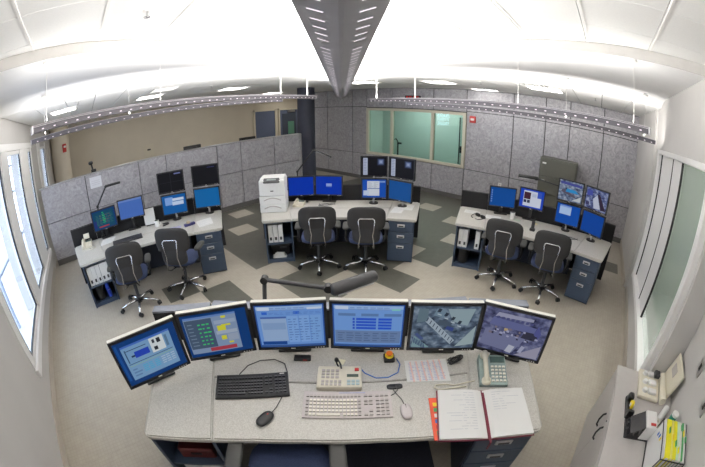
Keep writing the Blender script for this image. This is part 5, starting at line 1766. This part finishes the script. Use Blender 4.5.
# ------------------------------------------------------------------ pale cabinet under the right window
CX0, CX1, CY0, CZ = 0.35, 2.37, -0.695, 0.71
t = thing('storage_cabinet', 'pale grey low storage cabinet along the right wall', 'cabinet', ((CX0 + CX1) / 2, (CY0 + YN) / 2, 0))
wdt, dpt = CX1 - CX0, CY0 - YN - 0.01
MB().box((0, -0.004, CZ / 2 - 0.012), (wdt - 0.02, dpt - 0.03, CZ - 0.03)).build('carcass', CABW, t)
MB().box((0, 0, CZ - 0.012), (wdt, dpt, 0.024), bev=0.003, seg=1).build('top', CABW, t)
nd = 3
dw = (wdt - 0.02) / nd
edges = [1.79 - (CX0 + CX1) / 2 + dw * k for k in (-3, -2, -1, 0)]
edges = [-wdt / 2 + 0.01, 1.24 - (CX0 + CX1) / 2, 1.79 - (CX0 + CX1) / 2, wdt / 2 - 0.01]
for k in range(3):
    x0, x1 = edges[k], edges[k + 1]
    d = MB().box(((x0 + x1) / 2, dpt / 2 - 0.010, 0.37), (x1 - x0 - 0.004, 0.018, 0.60), bev=0.002, seg=1).build('door', CABW, t)
    hx = (x1 - 0.06) if k == 1 else (x0 + 0.08 if k == 2 else x1 - 0.06)
    pts = [(hx, dpt / 2, 0.47), (hx, dpt / 2 + 0.02, 0.49), (hx, dpt / 2 + 0.028, 0.545), (hx, dpt / 2 + 0.02, 0.60), (hx, dpt / 2, 0.62)]
    MB().tube(pts, 0.008, 8).build('handle', BLACKP, d)
MB().cyl((1.79 - (CX0 + CX1) / 2 - 0.03, dpt / 2 - 0.002, 0.655), (1.79 - (CX0 + CX1) / 2 - 0.03, dpt / 2 + 0.004, 0.655), 0.008, 12).build('lock', BLACKP, t)
MB().box((0, -0.01, 0.03), (wdt - 0.04, dpt - 0.06, 0.06)).build('plinth', BASEB, t)
ZCB = CZ + 0.0006

# off-white tray with three cups and raised lid
t = thing('charging_tray', 'off white desktop tray with three cups and raised lid', 'desk tray', (2.20, -1.03, ZCB))
MB().box((0, 0.0, 0.02), (0.335, 0.225, 0.04), bev=0.02, seg=2).build('tray', CREAM, t)
for k in range(3):
    c = MB()
    c.cyl((-0.10 + 0.105 * k, 0.05, 0.036), (-0.10 + 0.105 * k, 0.05, 0.062), 0.030, 16, 0.022)
    c.box((-0.10 + 0.105 * k, -0.025, 0.05), (0.055, 0.085, 0.03), bev=0.006, seg=1)
    c.build('cup', PRINTW, t)
MB().box((0.085, -0.06, 0.085), (0.075, 0.06, 0.04), bev=0.008, seg=1).build('black_clip', BLACKP, t)
MB().cyl((-0.165, -0.155, 0.035), (0.165, -0.155, 0.035), 0.034, 18).build('hinge_barrel', CREAM, t)
ld = MB().box((0.06, -0.222, 0.135), (0.33, 0.022, 0.25), bev=0.016, seg=2, rx=R(10)).build('lid', CREAM, t)
MB().box((0.09, -0.211, 0.17), (0.12, 0.003, 0.07), rx=R(10)).build('instruction_print', GREYK, ld)
t = thing('tape_dispenser', 'black tape dispenser with yellow tape roll on the pale cabinet', 'tape dispenser', (1.89, -0.845, ZCB), R(4))
MB().box((0, 0, 0.016), (0.225, 0.062, 0.032), bev=0.008, seg=1).add([(-0.11, -0.03, 0.03), (-0.05, -0.03, 0.03), (-0.05, 0.03, 0.03), (-0.11, 0.03, 0.03), (-0.105, -0.025, 0.075), (-0.085, -0.025, 0.075), (-0.085, 0.025, 0.075), (-0.105, 0.025, 0.075)],
    [[4, 5, 6, 7], [0, 1, 5, 4], [1, 2, 6, 5], [2, 3, 7, 6], [3, 0, 4, 7]]).sup((0.075, 0, 0.045), (0.035, 0.028, 0.035), 0.6, 0.6, 16, 8).build('body', BLACKP, t)
MB().cyl((0.0, -0.022, 0.045), (0.0, -0.002, 0.045), 0.034, 20).build('tape_roll', YELP, t)
MB().cyl((0.0, -0.034, 0.045), (0.0, 0.004, 0.045), 0.014, 14).build('hub', PRINTW, t)
# label printer, smoky front towards the room
t = thing('label_printer', 'label printer with smoky black front and white rear', 'label printer', (1.70, -0.955, ZCB), R(6))
m = MB()
m.add([(-0.085, 0.105, 0.006), (0.085, 0.105, 0.006), (0.085, -0.01, 0.006), (-0.085, -0.01, 0.006), (-0.08, 0.085, 0.05), (0.08, 0.085, 0.05), (0.08, -0.01, 0.125), (-0.08, -0.01, 0.125)],
      [[0, 1, 2, 3], [4, 7, 6, 5], [0, 4, 5, 1], [1, 5, 6, 2], [2, 6, 7, 3], [3, 7, 4, 0]]).build('front_cover', SMOKE, t)
MB().box((0, -0.065, 0.07), (0.165, 0.105, 0.135), bev=0.012, seg=2).build('rear_body', PRINTW, t)
MB().box((0, 0.0, 0.006), (0.172, 0.225, 0.012)).build('base', BLACKP, t)
MB().box((-0.05, -0.075, 0.138), (0.025, 0.05, 0.003)).build('red_badge', REDP, t)
t = thing('paper_roll', 'white paper roll lying behind the label printer', 'paper roll', (1.90, -1.19, ZCB + 0.030), R(-30))
MB().cyl((-0.09, 0, 0), (0.10, 0, 0.0), 0.029, 20).build('roll', PAPER, t)
MB().cyl((-0.092, 0, 0), (0.102, 0, 0), 0.012, 12).build('core', GREYK, t)
t = thing('wipes_bottle', 'purple labelled canister with green collar and white cap', 'bottle', (1.80, -1.245, ZCB))
MB().cyl((0, 0, 0), (0, 0, 0.11), 0.033, 20).build('body', PURPLE, t)
MB().cyl((0, 0, 0.11), (0, 0, 0.145), 0.034, 20).build('collar', TEALCAP, t)
MB().cyl((0, 0, 0.145), (0, 0, 0.165), 0.032, 20).build('cap', PRINTW, t)

# wire file rack with folders
RX, RY = 1.47, -1.185
t = thing('file_rack', 'black wire file rack full of folders on the pale cabinet', 'file rack', (RX, RY, ZCB))
wr_ = MB()
rw, rd, rh = 0.34, 0.235, 0.225       # along X, along Y, height
for x in (-rw / 2, rw / 2):
    wr_.tube([(x, -rd / 2, 0.004), (x, -rd / 2, rh), (x, rd / 2, rh), (x, rd / 2, 0.004), (x, -rd / 2, 0.004)], 0.0045, 6)
for y in (-rd / 2, rd / 2):
    for z in (0.006, rh):
        wr_.tube([(-rw / 2, y, z), (rw / 2, y, z)], 0.004, 6)
for k in range(9):
    for x in (-rw / 2, rw / 2):
        wr_.tube([(x, -rd / 2 + rd * k / 8, 0.004), (x, -rd / 2 + rd * k / 8, rh)], 0.002, 5)
wr_.build('wire_frame', BLACKP, t)
MB().box((0, 0, 0.003), (rw, rd, 0.004)).build('base_plate', BLACKP, t)
cols_ = [(PAPER, 0.012, 'white clipboard sheet in the front slot of the wire rack'), (YELLOW, 0.048, 'thick yellow folder in the wire rack'), (mat('pale_yellow_folder', srgb(226, 220, 120), 0.6), 0.016, 'pale yellow folder between the yellow folders in the wire rack'),
         (YELLOW, 0.030, 'thin yellow folder with index tabs in the wire rack'), (LGREEN, 0.018, 'pale green folder in the wire rack'), (PAPER, 0.020, 'white folder next to the pale green one in the wire rack'),
         (GREEN, 0.014, 'dark green folder in the wire rack'), (PAPER, 0.014, 'white folder nearest the wall in the wire rack')]
yy = rd / 2 - 0.008
for k, (mt_, th, lab) in enumerate(cols_):
    f = thing('file_folder', lab, 'folder', (RX, RY + yy - th / 2, ZCB + 0.006), 0, 'folders in the wire rack')
    MB().box((0, 0, 0.118), (0.325, th * 0.96, 0.236)).build('cover', mt_, f)
    MB().box((-0.004, 0, 0.118), (0.325, th * 0.5, 0.232)).build('papers', PAPER, f)
    if k:
        MB().box((0.11 - 0.05 * (k % 5), 0, 0.243), (0.05, 0.004, 0.02)).build('tab', (YELLOW, GREEN, YELP, GREEN)[k % 4], f)
    if k == 0:
        for (x, z, c_) in [(0.10, 0.15, BLUEC), (0.065, 0.17, BLUEC), (0.03, 0.18, YELP)]:
            MB().box((x, th * 0.5, z), (0.02, 0.002, 0.028)).build('print', c_, f)
    yy -= th + 0.005
for (x, z, lab) in [(2.01, 1.15, 'steel switch plate with black rocker on the right wall nearer the window'), (1.62, 1.14, 'plain steel outlet plate on the right wall above the wire rack')]:
    t = thing('switch_plate', lab, 'wall switch', (x, YN + 0.004, z))
    MB().box((0, 0, 0), (0.11, 0.008, 0.12), bev=0.003, seg=1).build('plate', STEEL, t)
    MB().box((0.0, 0.006, 0), (0.03, 0.008, 0.05), bev=0.002, seg=1).build('rocker', BLACKP if x > 1.8 else DGREYP, t)
